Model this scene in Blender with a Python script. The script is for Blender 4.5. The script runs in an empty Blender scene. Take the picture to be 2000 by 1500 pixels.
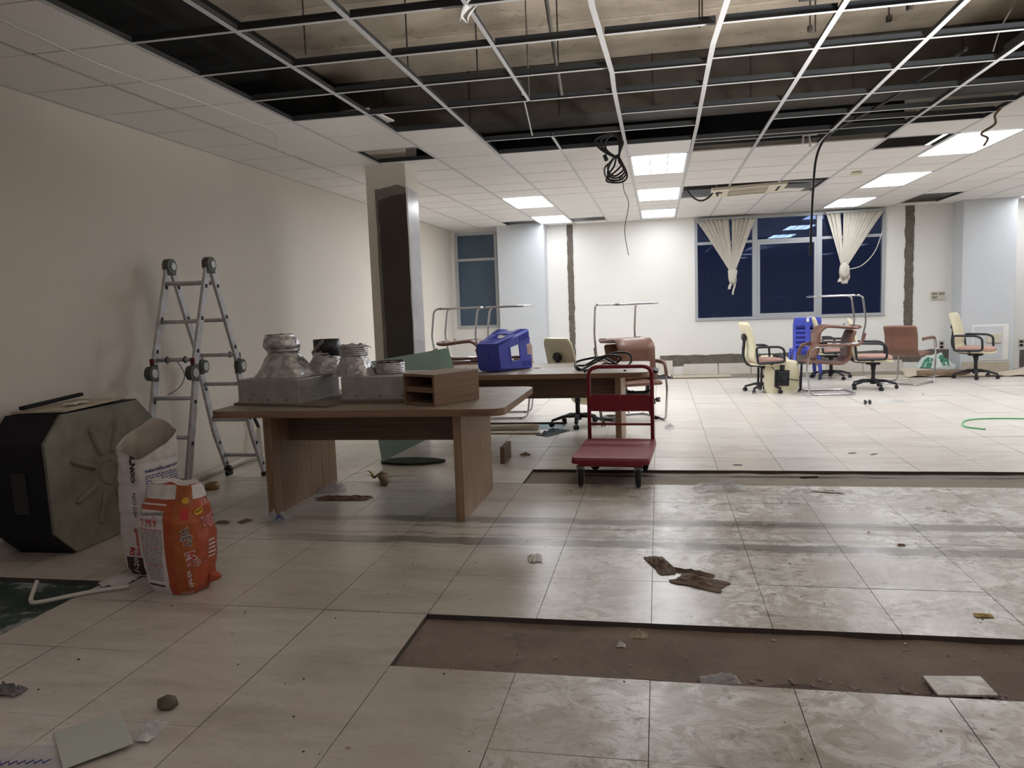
import bpy, bmesh, math, random
from mathutils import Vector, Matrix, noise
random.seed(7)
R = math.radians
PI = math.pi
S = bpy.context.scene
COL = S.collection

# ---------------------------------------------------------------- camera
def cam_axes(yaw, pitch, roll):
    cy, sy = math.cos(yaw), math.sin(yaw); cp, sp = math.cos(pitch), math.sin(pitch)
    cr, sr = math.cos(roll), math.sin(roll)
    f = Vector((-sy * cp, cy * cp, -sp)); r = Vector((cy, sy, 0)); d = f.cross(r)
    return (cr * r + sr * d, -sr * r + cr * d, f)
CAM_H = 1.387
rt, dn, fw = cam_axes(0.19160994, 0.10493780, 0.03624612)
cd = bpy.data.cameras.new('camera'); cam = bpy.data.objects.new('camera', cd); COL.objects.link(cam)
m3 = Matrix((rt, -dn, -fw)).transposed()
cam.matrix_world = Matrix.Translation((0, 0, CAM_H)) @ m3.to_4x4()
cd.sensor_width = 36; cd.lens = 1491.7 / 2000 * 36; cd.clip_start = 0.05; cd.clip_end = 200
S.camera = cam
FPX = 1491.7
def proj(p):
    v = Vector(p) - Vector((0, 0, CAM_H)); z = v.dot(fw)
    if z < .05: return None
    return (1000 + FPX * v.dot(rt) / z, 750 + FPX * v.dot(dn) / z)
def inframe(p, mgn=150):
    q = proj(p)
    return q is not None and -mgn < q[0] < 2000 + mgn and -mgn < q[1] < 1500 + mgn

# ---------------------------------------------------------------- world, exposure
W = bpy.data.worlds.new('night'); S.world = W; W.use_nodes = True
W.node_tree.nodes['Background'].inputs[0].default_value = (0.010, 0.015, 0.042, 1)
W.node_tree.nodes['Background'].inputs[1].default_value = 0.5
S.view_settings.view_transform = 'Standard'; S.view_settings.look = 'None'
S.view_settings.gamma = 1; S.view_settings.use_curve_mapping = False
S.view_settings.exposure = 0.72
PANEL_POWER = 13.0      # radiance of the fluorescent panels
FILL_POWER = 2.1       # radiance of the added fill panels, mostly behind the camera

# added unseen fill light off to the right, turned up towards the stripped slab
fl = bpy.data.lights.new('slab_fill', 'AREA'); fl.shape = 'RECTANGLE'; fl.size = .8; fl.size_y = .6; fl.energy = 58; fl.color = (1, .97, .94); fl.spread = R(84)
flo = bpy.data.objects.new('slab_fill', fl); COL.objects.link(flo); flo.location = (2.9, 3.2, .35)
flo.rotation_euler = (Vector((1.0, 4.3, 3.6)) - flo.location).to_track_quat('-Z', 'Y').to_euler()
# ---------------------------------------------------------------- materials
def lin(c):
    return tuple(((x / 255) / 12.92 if x / 255 <= .04045 else ((x / 255 + .055) / 1.055) ** 2.4) for x in c) + (1,)
class NT:
    def __init__(s, name):
        s.m = bpy.data.materials.new(name); s.m.use_nodes = True; s.t = s.m.node_tree; s.n = s.t.nodes
        s.b = s.n['Principled BSDF']
    def new(s, ty, **kw):
        n = s.n.new(ty)
        for k, v in kw.items():
            if k[0] == '_': n.inputs[k[1:].replace('_', ' ')].default_value = v
            else: setattr(n, k, v)
        return n
    def link(s, a, b): s.t.links.new(a, b)
    def coord(s, world=False, scale=(1, 1, 1)):
        if world: o = s.new('ShaderNodeNewGeometry').outputs['Position']
        else: o = s.new('ShaderNodeTexCoord').outputs['Object']
        mp = s.new('ShaderNodeMapping'); mp.inputs['Scale'].default_value = scale; s.link(o, mp.inputs[0])
        return mp.outputs[0]
    def noise(s, co, scale, detail=4, rough=.55, dist=0):
        n = s.new('ShaderNodeTexNoise'); s.link(co, n.inputs['Vector'])
        n.inputs['Scale'].default_value = scale; n.inputs['Detail'].default_value = detail
        n.inputs['Roughness'].default_value = rough; n.inputs['Distortion'].default_value = dist
        return n.outputs['Fac']
    def ramp(s, fac, a, b, ca=0., cb=1.):
        r = s.new('ShaderNodeMapRange'); s.link(fac, r.inputs[0])
        r.inputs[1].default_value = a; r.inputs[2].default_value = b; r.inputs[3].default_value = ca; r.inputs[4].default_value = cb
        return r.outputs[0]
    def mix(s, fac, a, b):
        x = s.new('ShaderNodeMix', data_type='RGBA')
        if isinstance(fac, (int, float)): x.inputs[0].default_value = fac
        else: s.link(fac, x.inputs[0])
        for i, v in ((6, a), (7, b)):
            if isinstance(v, tuple): x.inputs[i].default_value = v
            else: s.link(v, x.inputs[i])
        return x.outputs[2]
    def math(s, op, a, b=None):
        x = s.new('ShaderNodeMath', operation=op)
        for i, v in ((0, a), (1, b)):
            if v is None: continue
            if isinstance(v, (int, float)): x.inputs[i].default_value = v
            else: s.link(v, x.inputs[i])
        return x.outputs[0]
    def bump(s, h, strength=.3, dist=.01):
        b = s.new('ShaderNodeBump'); b.inputs['Strength'].default_value = strength; b.inputs['Distance'].default_value = dist
        s.link(h, b.inputs['Height']); s.link(b.outputs[0], s.b.inputs['Normal'])
    def col(s, c):
        if isinstance(c, tuple): s.b.inputs['Base Color'].default_value = c
        else: s.link(c, s.b.inputs['Base Color'])
    def rgh(s, r):
        if isinstance(r, (int, float)): s.b.inputs['Roughness'].default_value = r
        else: s.link(r, s.b.inputs['Roughness'])

def simple(name, rgb, rough=.5, metal=0, vary=.0, scale=8, bump=0, bscale=60, coat=0):
    t = NT(name); t.rgh(rough); t.b.inputs['Metallic'].default_value = metal
    c = lin(rgb)
    if vary:
        n = t.noise(t.coord(), scale)
        d = tuple(x * (1 - vary) for x in c[:3]) + (1,); e = tuple(min(1, x * (1 + vary * .6)) for x in c[:3]) + (1,)
        t.col(t.mix(t.ramp(n, .3, .7), d, e))
    else: t.col(c)
    if bump: t.bump(t.noise(t.coord(), bscale), bump, .004)
    if coat: t.b.inputs['Coat Weight'].default_value = coat
    return t.m

def mk_paint(name, rgb, vary=.06, stain=.0):
    t = NT(name); co = t.coord(True); c = lin(rgb)
    n = t.noise(co, 1.1, 5, .6)
    base = t.mix(t.ramp(n, .3, .75), tuple(x * (1 - vary) for x in c[:3]) + (1,), c)
    if stain:
        n2 = t.noise(t.coord(True, (3, 3, .7)), 2.3, 6, .7)
        base = t.mix(t.ramp(n2, .6, .8, 0, stain), base, lin((150, 140, 125)))
    t.col(base); t.rgh(.55); t.bump(t.noise(co, 90, 3), .08, .002)
    return t.m

def mk_floor():
    t = NT('porcelain_tile_dusty')
    co = t.coord(True); st = t.coord(True, (1.0, 5.0, 1))
    base_a = lin((226, 221, 213)); base_b = lin((211, 203, 193))
    streak = t.noise(st, 2.2, 7, .62, .6)
    c = t.mix(t.ramp(streak, .35, .68), base_b, base_a)
    obj = t.new('ShaderNodeObjectInfo').outputs['Random']
    c = t.mix(t.ramp(obj, 0, 1, 0, .22), c, lin((172, 161, 143)))
    pos = t.new('ShaderNodeSeparateXYZ'); t.link(t.new('ShaderNodeNewGeometry').outputs['Position'], pos.inputs[0])
    X, Y = pos.outputs[0], pos.outputs[1]
    # white powder trodden into the floor to the right of the trolley, with dark scuffs
    reg = t.math('MULTIPLY', t.ramp(X, -.75, -.1), t.ramp(Y, 6.2, 5.6))
    wob = t.noise(co, 1.6, 5, .6, .8)
    reg = t.math('MULTIPLY', reg, t.ramp(wob, .34, .56))
    c = t.mix(t.math('MULTIPLY', t.ramp(Y, 6.0, 5.6), t.ramp(X, -2.0, -.2, .15, .68)), c, lin((158, 149, 136)))
    pw = t.noise(co, 5.5, 9, .72, 1.8)
    powder = t.math('MULTIPLY', reg, t.ramp(pw, .43, .56, 0, .95))
    c = t.mix(powder, c, lin((232, 233, 230)))
    sc = t.noise(t.coord(True, (1, 1.7, 1)), 7.5, 10, .75, 2.6)
    scuff = t.math('MULTIPLY', t.ramp(sc, .52, .64, 0, .9), t.math('ADD', t.math('MULTIPLY', reg, .9), t.ramp(Y, 5.6, 7.5, .24, .03)))
    c = t.mix(scuff, c, lin((112, 101, 86)))
    far = t.ramp(Y, 6.5, 9.0, 1, .12)
    g = t.noise(t.coord(True, (.8, 2.4, 1)), 1.5, 6, .65, .5)
    grime = t.math('MULTIPLY', t.ramp(g, .5, .75, 0, .5), far)
    c = t.mix(grime, c, lin((118, 106, 90)))
    # two dragged cement bands that cross the floor behind the table leg
    for y0, y1, k in ((4.20, 4.33, .9), (4.64, 4.77, .85), (4.38, 4.41, .7), (4.54, 4.565, .7), (4.145, 4.16, .6)):
        n = t.noise(t.coord(True, (1.2, 7, 1)), 2.0, 6, .7)
        yy = t.math('ADD', Y, t.ramp(n, .3, .7, -.05, .05))
        a = t.math('MULTIPLY', t.ramp(yy, y0 - .012, y0 + .012), t.ramp(yy, y1 + .012, y1 - .012))
        a = t.math('MULTIPLY', a, t.ramp(X, -2.6, -1.6, 0, k))
        c = t.mix(a, c, lin((104, 95, 82)))
    t.col(c)
    rg = t.noise(co, 3.2, 6, .7, .8)
    r = t.math('ADD', t.ramp(rg, .3, .7, -.015, .015), t.math('ADD', t.math('MULTIPLY', t.ramp(rg, .4, .6, -.07, .07), reg), .30))
    t.rgh(t.math('ADD', r, t.math('MULTIPLY', powder, .06)))
    h = t.math('ADD', t.math('MULTIPLY', t.noise(co, 2.0, 2, .5, 0), .25), t.math('MULTIPLY', t.math('MULTIPLY', reg, pw), 1.3))
    t.bump(h, .22, .006)
    return t.m

def mk_concrete(name, a, b, scale=2.5, rough=.85, bump=.5, dark=None):
    t = NT(name); co = t.coord(True)
    n = t.noise(co, scale, 9, .68, .3)
    c = t.mix(t.ramp(n, .32, .68), lin(a), lin(b))
    n2 = t.noise(co, scale * 5, 8, .7, .6)
    c = t.mix(t.ramp(n2, .55, .75, 0, .6), c, lin(dark or tuple(x * .7 for x in a)))
    t.col(c); t.rgh(rough); t.bump(t.noise(co, 28, 8, .7), bump, .012)
    return t.m

def mk_wood(name, a, b, axis=0, scale=1.0):
    t = NT(name)
    sc = [30, 30, 30]; sc[axis] = 1.3
    co = t.coord(False, tuple(x * scale for x in sc))
    n = t.noise(co, 1.0, 6, .62, .5); n2 = t.noise(co, 3.5, 4, .6, .2)
    c = t.mix(t.ramp(n, .36, .66), lin(a), lin(b))
    c = t.mix(t.ramp(n2, .5, .75, 0, .45), c, lin(tuple(x * .68 for x in a)))
    t.col(c); t.rgh(.42); t.bump(n2, .06, .002)
    return t.m

def mk_foil():
    t = NT('crumpled_foil'); co = t.coord()
    n = t.noise(co, 14, 4, .55, 1.0)
    v = t.new('ShaderNodeTexVoronoi'); t.link(co, v.inputs['Vector']); v.inputs['Scale'].default_value = 20
    t.col(t.mix(t.ramp(n, .35, .65), lin((165, 163, 163)), lin((222, 222, 225))))
    t.b.inputs['Metallic'].default_value = .75; t.rgh(.34)
    t.bump(t.math('ADD', v.outputs['Distance'], n), .7, .01)
    return t.m

def emit(name, rgb, k):
    t = NT(name); e = t.new('ShaderNodeEmission'); e.inputs[0].default_value = lin(rgb); e.inputs[1].default_value = k
    t.link(e.outputs[0], t.n['Material Output'].inputs[0]); return t.m

def glass(name, rgb, rough=0.0, ior=1.5, alpha=None):
    t = NT(name); t.col(lin(rgb)); t.rgh(rough); t.b.inputs['Transmission Weight'].default_value = 1; t.b.inputs['IOR'].default_value = ior
    return t.m

def film(name, rgb, alpha, rough=.15):
    t = NT(name); t.col(lin(rgb)); t.rgh(rough); t.b.inputs['Alpha'].default_value = alpha
    t.bump(t.noise(t.coord(), 22, 5, .6, 1), .5, .01); return t.m

M = dict(
    wall=mk_paint('cream_wall_paint', (229, 222, 211)), wall_far=mk_paint('cream_wall_paint_far', (232, 230, 225)),
    skim=mk_paint('bluish_skim_coat', (206, 210, 214), .08), tilec=mk_paint('mineral_ceiling_tile', (238, 236, 233), .05),
    floor=mk_floor(),
    screed=mk_concrete('dusty_screed', (134, 120, 108), (104, 91, 80), 1.6, .9, .5, (76, 66, 60)),
    screed_far=mk_concrete('grey_screed_far', (150, 140, 126), (124, 114, 102), 2, .9, .4),
    slab=mk_concrete('raw_slab_concrete', (198, 186, 168), (162, 151, 136), 1.3, .92, .5, (86, 74, 62)),
    beam=mk_concrete('raw_beam_concrete', (88, 81, 73), (66, 60, 55), 1.5, .92, .4, (60, 52, 45)),
    cement=mk_concrete('fresh_cement_fill', (118, 111, 101), (92, 86, 79), 7, .95, .9, (72, 68, 62)),
    black=simple('unlit_void_black', (16, 16, 17), .95),
    tee=simple('white_tee_flange', (192, 193, 194), .4), teeweb=simple('galvanised_tee_web', (66, 70, 74), .5, .5),
    lampframe=simple('white_lamp_frame', (225, 225, 228), .4), panel=emit('fluorescent_light', (247, 250, 255), PANEL_POWER), panel_far=emit('fluorescent_light_far', (247, 250, 255), PANEL_POWER * .5), panel_fill=emit('fill_panel_light', (255, 241, 244), FILL_POWER),
    alu=simple('window_aluminium', (176, 180, 184), .4, .3), pane=glass('night_window_glass', (255, 255, 255)),
    bluepane=simple('blue_grey_painted_glass', (66, 86, 106), .25, 0, .12, 2),
    fabric=simple('cream_blind_fabric', (208, 202, 190), .9, 0, .06, 12),
    laddalu=simple('dusty_aluminium', (198, 199, 202), .45, .3, .22, 14), rivet=simple('black_rivet', (25, 25, 27), .6),
    hinge=simple('ladder_hinge_steel', (94, 96, 90), .5, .5, .3, 30), redlock=simple('red_lock', (110, 28, 34), .5),
    acblack=simple('black_insulation_foam', (17, 19, 25), .85, 0, .25, 9), acgrey=simple('galvanised_sheet_dull', (136, 134, 122), .7, .05, .28, 6, .05, 30),
    woodx=mk_wood('walnut_laminate_x', (150, 122, 99), (122, 97, 78), 0), woody=mk_wood('walnut_laminate_y', (150, 122, 99), (122, 97, 78), 1),
    woodz=mk_wood('walnut_laminate_z', (164, 138, 113), (136, 110, 88), 2), wooddark=mk_wood('walnut_laminate_dark', (122, 98, 82), (98, 77, 65), 0),
    top=simple('dusty_table_top', (150, 137, 122), .45, 0, .22, 6),
    zinc=simple('galvanised_box', (178, 176, 174), .5, .3, .2, 12, .08, 40), foil=mk_foil(),
    pvc=simple('black_plastic_pipe', (36, 36, 40), .35), board=simple('grey_board', (120, 108, 98), .8, 0, .1),
    blue=simple('blue_plastic', (76, 88, 196), .38, 0, .06, 5), label=simple('white_sticker', (235, 235, 240), .5),
    red=simple('red_enamel', (128, 22, 40), .38, 0, .12, 9), deck=simple('dusty_red_deck', (148, 78, 88), .55, 0, .14, 7),
    tyre=simple('black_rubber', (30, 31, 32), .7), rim=simple('grey_rim', (130, 132, 136), .4, .6),
    chrome=simple('chrome_tube', (200, 200, 204), .16, 1), brown=simple('brown_leatherette', (120, 84, 70), .42, 0, .12, 6, .1, 50),
    pink=simple('worn_tan_leatherette', (190, 150, 136), .5, 0, .16, 8, .1, 50), cream=simple('cream_leatherette', (222, 214, 184), .45, 0, .06, 6),
    grey_cush=simple('grey_leatherette', (104, 94, 98), .5), bp=simple('black_plastic', (30, 32, 38), .45),
    gglass=glass('green_sheet_glass', (206, 234, 226), .04), rubber=simple('green_black_mat', (46, 54, 50), .9, 0, .4, 20, .5, 40),
    cable=simple('black_cable', (28, 28, 32), .5), wcable=simple('white_cable', (214, 211, 205), .5), gcable=simple('green_cable', (92, 190, 120), .5),
    rod=simple('rusty_hanger_rod', (48, 42, 38), .8), duct=simple('grey_duct', (110, 108, 104), .5, .4),
    acpanel=simple('cream_ac_panel', (232, 224, 204), .45), grille=simple('grille_grey', (128, 124, 114), .6), dark=simple('dark_slot', (26, 24, 24), .7),
    paper=simple('white_paper', (222, 222, 218), .7, 0, .05, 8), card=simple('brown_cardboard', (138, 116, 96), .85, 0, .2, 9),
    carddark=simple('dark_brown_card', (112, 96, 84), .85, 0, .25, 14), cardg=simple('grey_beige_card', (190, 178, 158), .85, 0, .12, 7), clear=film('clear_plastic_film', (225, 228, 232), .24), foam=simple('pale_foam_sheet', (188, 194, 184), .8, 0, .05, 8),
    sackw=simple('white_woven_sack', (214, 210, 208), .55, 0, .08, 10, .4, 30), sacko=simple('orange_sack', (172, 78, 46), .35, 0, .12, 8, .3, 26),
    sackband=simple('dark_orange_band', (172, 92, 48), .35, 0, .1, 8), ink_r=simple('red_print', (190, 40, 40), .5), ink_b=simple('blue_print', (52, 70, 128), .5),
    ink_navy=simple('navy_print', (34, 62, 132), .45), ink_k=simple('black_print', (34, 32, 36), .5), ink_br=simple('brown_print', (64, 44, 40), .5), ink_y=simple('yellow_print', (226, 180, 60), .5),
    ink_g=simple('grey_text_print', (120, 116, 122), .6), inside=simple('sack_inside', (176, 168, 156), .7, 0, .1, 10),
    pvcw=simple('white_pvc_pipe', (206, 200, 186), .45, 0, .1, 8), tape=simple('brown_tape', (150, 112, 62), .35), leaf=simple('dry_yellow_leaf', (168, 146, 80), .7),
    teal=simple('dark_teal_adhesive', (44, 64, 62), .6, 0, .3, 10), tealp=simple('pale_teal_adhesive', (112, 140, 140), .6, 0, .25, 8),
    greybag=simple('white_green_bag', (196, 202, 198), .5, 0, .1, 8, .4, 20), greenbag=simple('green_bag_print', (48, 120, 92), .5),
    switch=simple('ivory_switch', (206, 200, 182), .5), stone=simple('grey_stone', (104, 98, 84), .8, 0, .5, 18, .5, 30), bluewrap=simple('blue_wrapper', (34, 52, 150), .3),
    skin_pl=simple('grey_primer_patch', (74, 68, 62), .6, 0, .12, 3, .05, 60), skin_lt=simple('light_skim_patch', (128, 122, 114), .5, 0, .14, 4), skin_sh=simple('glossy_grey_primer', (168, 168, 174), .22, 0, .12, 4),
)

def mk_debris_floor():
    t = NT('teal_glue_with_white_paint'); co = t.coord(True)
    n = t.noise(co, 4, 9, .7, 1.0); n2 = t.noise(co, 26, 6, .7, .4)
    c = t.mix(t.ramp(n, .4, .5), lin((44, 62, 58)), lin((60, 78, 72)))
    c = t.mix(t.ramp(n, .54, .60, 0, .85), c, lin((160, 164, 168)))
    c = t.mix(t.ramp(n2, .6, .66, 0, .8), c, lin((176, 178, 178)))
    t.col(c); t.rgh(.75); t.bump(n2, .5, .01); return t.m
M['glue'] = mk_debris_floor()
M['pane'].node_tree.nodes['Principled BSDF'].inputs['Specular Tint'].default_value = (.42, .58, 1, 1)
M['gglass'].node_tree.nodes['Principled BSDF'].inputs['Transmission Weight'].default_value = .62

# ---------------------------------------------------------------- geometry helpers
class MB:
    def __init__(s): s.b = bmesh.new(); s.mi = 0
    def _f(s, fs):
        for f in fs: f.material_index = s.mi
    def box(s, c, d, rot=None, bev=0, seg=1):
        m = Matrix.Translation(Vector(c)) @ (rot.to_4x4() if rot else Matrix())
        r = bmesh.ops.create_cube(s.b, size=1, matrix=m @ Matrix.Diagonal((d[0], d[1], d[2], 1)))
        fs = list({f for v in r['verts'] for f in v.link_faces}); s._f(fs)
        if bev:
            es = list({e for v in r['verts'] for e in v.link_edges})
            q = bmesh.ops.bevel(s.b, geom=es, offset=bev, segments=seg, profile=.5, affect='EDGES', clamp_overlap=True); s._f(q['faces'])
        return s
    def mbox(s, lo, hi, **k):
        return s.box([(a + b) / 2 for a, b in zip(lo, hi)], [b - a for a, b in zip(lo, hi)], **k)
    def cyl(s, p, q, r, r2=None, n=16, caps=True):
        p = Vector(p); q = Vector(q); d = q - p
        m = Matrix.Translation((p + q) / 2) @ d.to_track_quat('Z', 'Y').to_matrix().to_4x4()
        x = bmesh.ops.create_cone(s.b, cap_ends=caps, segments=n, radius1=r, radius2=r if r2 is None else r2, depth=d.length, matrix=m)
        s._f({f for v in x['verts'] for f in v.link_faces}); return s
    def tube(s, pts, r, n=8, closed=False, flat=None):
        pts = [Vector(p) for p in pts]; N = len(pts); rings = []
        up = None
        for i, p in enumerate(pts):
            if closed: t = pts[(i + 1) % N] - pts[i - 1]
            else: t = pts[min(i + 1, N - 1)] - pts[max(i - 1, 0)]
            if t.length < 1e-9: t = Vector((0, 0, 1))
            t.normalize()
            if up is None:
                up = Vector((0, 0, 1)) if abs(t.z) < .9 else Vector((1, 0, 0))
            a = t.cross(up)
            if a.length < 1e-4: a = t.cross(Vector((0, 1, 0)))
            a.normalize(); b = a.cross(t).normalized(); up = b
            rr = r[i] if isinstance(r, (list, tuple)) else r
            fl = flat or 1
            rings.append([s.b.verts.new(p + (a * math.cos(2 * PI * k / n) + b * fl * math.sin(2 * PI * k / n)) * rr) for k in range(n)])
        for i in range(N if closed else N - 1):
            A, B = rings[i], rings[(i + 1) % N]
            for k in range(n):
                f = s.b.faces.new((A[k], A[(k + 1) % n], B[(k + 1) % n], B[k])); f.material_index = s.mi; f.smooth = True
        if not closed:
            for A in (rings[0], rings[-1]):
                f = s.b.faces.new(A); f.material_index = s.mi
        return s
    def prism(s, poly, h, m=None, smooth=False):
        """poly in xy extruded to z=h, transformed by m"""
        m = m or Matrix()
        A = [s.b.verts.new(m @ Vector((x, y, 0))) for x, y in poly]; B = [s.b.verts.new(m @ Vector((x, y, h))) for x, y in poly]
        fs = [s.b.faces.new(A[::-1]), s.b.faces.new(B)]
        n = len(poly)
        for i in range(n): fs.append(s.b.faces.new((A[i], A[(i + 1) % n], B[(i + 1) % n], B[i])))
        s._f(fs); return s
    def lathe(s, prof, c=(0, 0, 0), n=24, wob=0, sx=1, sy=1):
        rings = []
        for r, z in prof:
            rings.append([s.b.verts.new((c[0] + sx * r * (1 + wob * noise.noise(Vector((k * .9, z * 30, 3)))) * math.cos(2 * PI * k / n), c[1] + sy * r * (1 + wob * noise.noise(Vector((k * .9 + 9, z * 30, 7)))) * math.sin(2 * PI * k / n), c[2] + z)) for k in range(n)])
        for A, B in zip(rings, rings[1:]):
            for k in range(n):
                f = s.b.faces.new((A[k], A[(k + 1) % n], B[(k + 1) % n], B[k])); f.material_index = s.mi; f.smooth = True
        for A in (rings[0], rings[-1]):
            if prof[rings.index(A)][0] > 1e-4:
                try: s._f([s.b.faces.new(A)])
                except ValueError: pass
        return s
    def grid(s, fn, nu, nv, thick=0, closed_u=False, smooth=True):
        V = [[s.b.verts.new(fn(i / nu, j / nv)) for j in range(nv + 1)] for i in range(nu if closed_u else nu + 1)]
        fs = []
        n = nu
        for i in range(n):
            A = V[i]; B = V[(i + 1) % len(V)]
            for j in range(nv):
                f = s.b.faces.new((A[j], B[j], B[j + 1], A[j + 1])); f.smooth = smooth; f.material_index = s.mi; fs.append(f)
        if thick:
            s.b.normal_update()
            g = bmesh.ops.solidify(s.b, geom=fs, thickness=thick)
            s._f([x for x in g['geom'] if isinstance(x, bmesh.types.BMFace)])
        return s
    def sweep(s, prof, path_fn=None): pass
    def mesh(s, name, mats):
        bmesh.ops.recalc_face_normals(s.b, faces=s.b.faces)
        me = bpy.data.meshes.new(name); s.b.to_mesh(me); s.b.free()
        for m in (mats if isinstance(mats, (list, tuple)) else [mats]): me.materials.append(M[m] if isinstance(m, str) else m)
        return me
def link(name, me, parent=None, loc=None, rot=None):
    o = bpy.data.objects.new(name, me); COL.objects.link(o)
    if parent: o.parent = parent
    if loc is not None: o.location = loc
    if rot is not None: o.rotation_euler = rot
    return o
def part(name, mb, mats, parent, label=None, **k):
    o = link(name, mb.mesh(name, mats), parent, **k)
    if label: o['label'] = label
    return o
def tag(o, label, cat, group=None, kind=None):
    o['label'] = label; o['category'] = cat
    if group: o['group'] = group
    if kind: o['kind'] = kind
    return o
def thing(name, label, cat, loc=(0, 0, 0), rot=(0, 0, 0), group=None):
    o = bpy.data.objects.new(name, None); COL.objects.link(o); o.empty_display_size = .1
    o.location = loc; o.rotation_euler = rot
    return tag(o, label, cat, group)
def single(name, mb, mats, label, cat, group=None, loc=None, rot=None):
    return tag(link(name, mb.mesh(name, mats), None, loc, rot), label, cat, group)
def struct(name, mb, mats, label=None):
    o = link(name, mb.mesh(name, mats)); o['kind'] = 'structure'; o['label'] = label or name.replace('_', ' '); return o
def copy_tree(o, parent=None):
    c = o.copy(); COL.objects.link(c)
    if parent: c.parent = parent
    for ch in list(o.children): copy_tree(ch, c)
    return c
def dup(o, loc, rot, label, group=None):
    c = copy_tree(o); c.location = loc; c.rotation_euler = rot; c['label'] = label
    if group: c['group'] = group
    elif 'group' in c: del c['group']
    return c
def smooth_path(pts, n=6, closed=False):
    P = [Vector(p) for p in pts]; out = []; N = len(P)
    for i in range(N if closed else N - 1):
        a, b, c, d = (P[(i - 1) % N] if closed or i else P[0]), P[i], P[(i + 1) % N], (P[(i + 2) % N] if closed or i + 2 < N else P[-1])
        for k in range(n):
            t = k / n
            out.append(.5 * ((2 * b) + (c - a) * t + (2 * a - 5 * b + 4 * c - d) * t * t + (3 * b - a - 3 * c + d) * t ** 3))
    if not closed: out.append(P[-1])
    return out
def fillet(pts, r, n=5):
    """polyline with rounded corners"""
    P = [Vector(p) for p in pts]; out = [P[0]]
    for i in range(1, len(P) - 1):
        a, b, c = P[i - 1], P[i], P[i + 1]
        u = (a - b); v = (c - b); k = min(r, u.length * .49, v.length * .49)
        p, q = b + u.normalized() * k, b + v.normalized() * k
        for j in range(n + 1):
            t = j / n; out.append(p * (1 - t) ** 2 + b * 2 * t * (1 - t) + q * t * t)
    out.append(P[-1]); return out
def rrect(w, h, r, n=4):
    out = []
    for cx, cy, a in ((w / 2 - r, h / 2 - r, 0), (-w / 2 + r, h / 2 - r, 90), (-w / 2 + r, -h / 2 + r, 180), (w / 2 - r, -h / 2 + r, 270)):
        for k in range(n + 1):
            t = R(a + 90 * k / n); out.append((cx + r * math.cos(t), cy + r * math.sin(t)))
    return out
def nz(x, y=0, z=0): return noise.noise(Vector((x, y, z)))
def text_mesh(txt, size, bold=0):
    c = bpy.data.curves.new('t', 'FONT'); c.body = txt; c.size = size; c.offset = bold; c.resolution_u = 2
    o = bpy.data.objects.new('t', c); COL.objects.link(o)
    me = bpy.data.meshes.new_from_object(o)
    bpy.data.objects.remove(o); bpy.data.curves.remove(c)
    return me

# ================================================================ SETTING
XL, XR, YB, YF = -3.86, 9.2, -3.5, 14.3
ZC, ZS = 2.80, 3.60
GX = [0.33 + .6 * k for k in range(-7, 15)]        # ceiling grid lines (-3.87 ...)
GY = [7.9 + .6 * j for j in range(-19, 11)]         # rows

def tile_box(lo, hi, mb=None):
    mb = mb or MB(); n0 = len(mb.b.faces); mb.mbox(lo, hi); mb.b.faces.ensure_lookup_table()
    for f in mb.b.faces[n0:]:
        f.normal_update()
        f.material_index = 0 if f.normal.z > .5 else 1
    return mb
TM = ['floor', mk_concrete('dark_tile_edge', (88, 80, 76), (70, 64, 62), 6, .9)]
floor = struct('floor', MB().mbox((XL - .1, YB - .1, -.2), (XR + .1, YF + .1, -.03)), 'screed', 'concrete screed under the beige floor tiles')
tile_me = tile_box((-.2487, -.2493, -.029), (.2487, .2493, 0)).mesh('floor_tile', TM)
HOLES = [(-1.05, XR, 2.70, 3.20), (-1.05, XR, 5.70, 6.20), (XL, -2.90, YB, 3.44), (-2.75, -1.05, 8.2, 8.7), (.2, XR, 13.3, YF)]
def clip(x0, x1, y0, y1):
    """tile rectangle minus holes -> list of rects"""
    rs = [(x0, x1, y0, y1)]
    for hx0, hx1, hy0, hy1 in HOLES:
        out = []
        for a, b, c, d in rs:
            ix0, ix1, iy0, iy1 = max(a, hx0), min(b, hx1), max(c, hy0), min(d, hy1)
            if ix1 - ix0 < .002 or iy1 - iy0 < .002: out.append((a, b, c, d)); continue
            if ix0 - a > .02: out.append((a, ix0, c, d))
            if b - ix1 > .02: out.append((ix1, b, c, d))
            if iy0 - c > .02: out.append((ix0, ix1, c, iy0))
            if d - iy1 > .02: out.append((ix0, ix1, iy1, d))
        rs = out
    return rs
rest = MB(); ntile = 0
for iy in range(-13, 24):
    for ix in range(-8, 19):
        x0 = -.05 + .5 * ix; y0 = 2.7 + .5 * iy; x1 = x0 + .5; y1 = y0 + .5
        cx0, cx1, cy0, cy1 = max(x0, XL), min(x1, XR), max(y0, YB), min(y1, YF)
        if cx1 - cx0 < .03 or cy1 - cy0 < .03: continue
        for (a, b, c, d) in clip(cx0, cx1, cy0, cy1):
            full = abs(b - a - .5) < .001 and abs(d - c - .5) < .001
            mx, my = (a + b) / 2, (c + d) / 2
            vis = any(inframe((px, py, 0), 20) for px in (a, b, mx) for py in (c, d, my)) and my < 10.2
            dz = random.uniform(-.0007, .0007)
            if vis and ntile < 296:
                ntile += 1
                if full:
                    o = link('floor_tile', tile_me, floor, (mx, my, dz))
                else:
                    o = part('floor_tile', tile_box((a - mx + .0018, c - my + .0018, -.029), (b - mx - .0018, d - my - .0018, 0)), TM, floor, loc=(mx, my, dz))
                o.rotation_euler = (random.uniform(-.0012, .0012), random.uniform(-.0012, .0012), 0)
            else:
                tile_box((a + .0018, c + .0018, -.029), (b - .0018, d - .0018, dz), rest)
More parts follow.
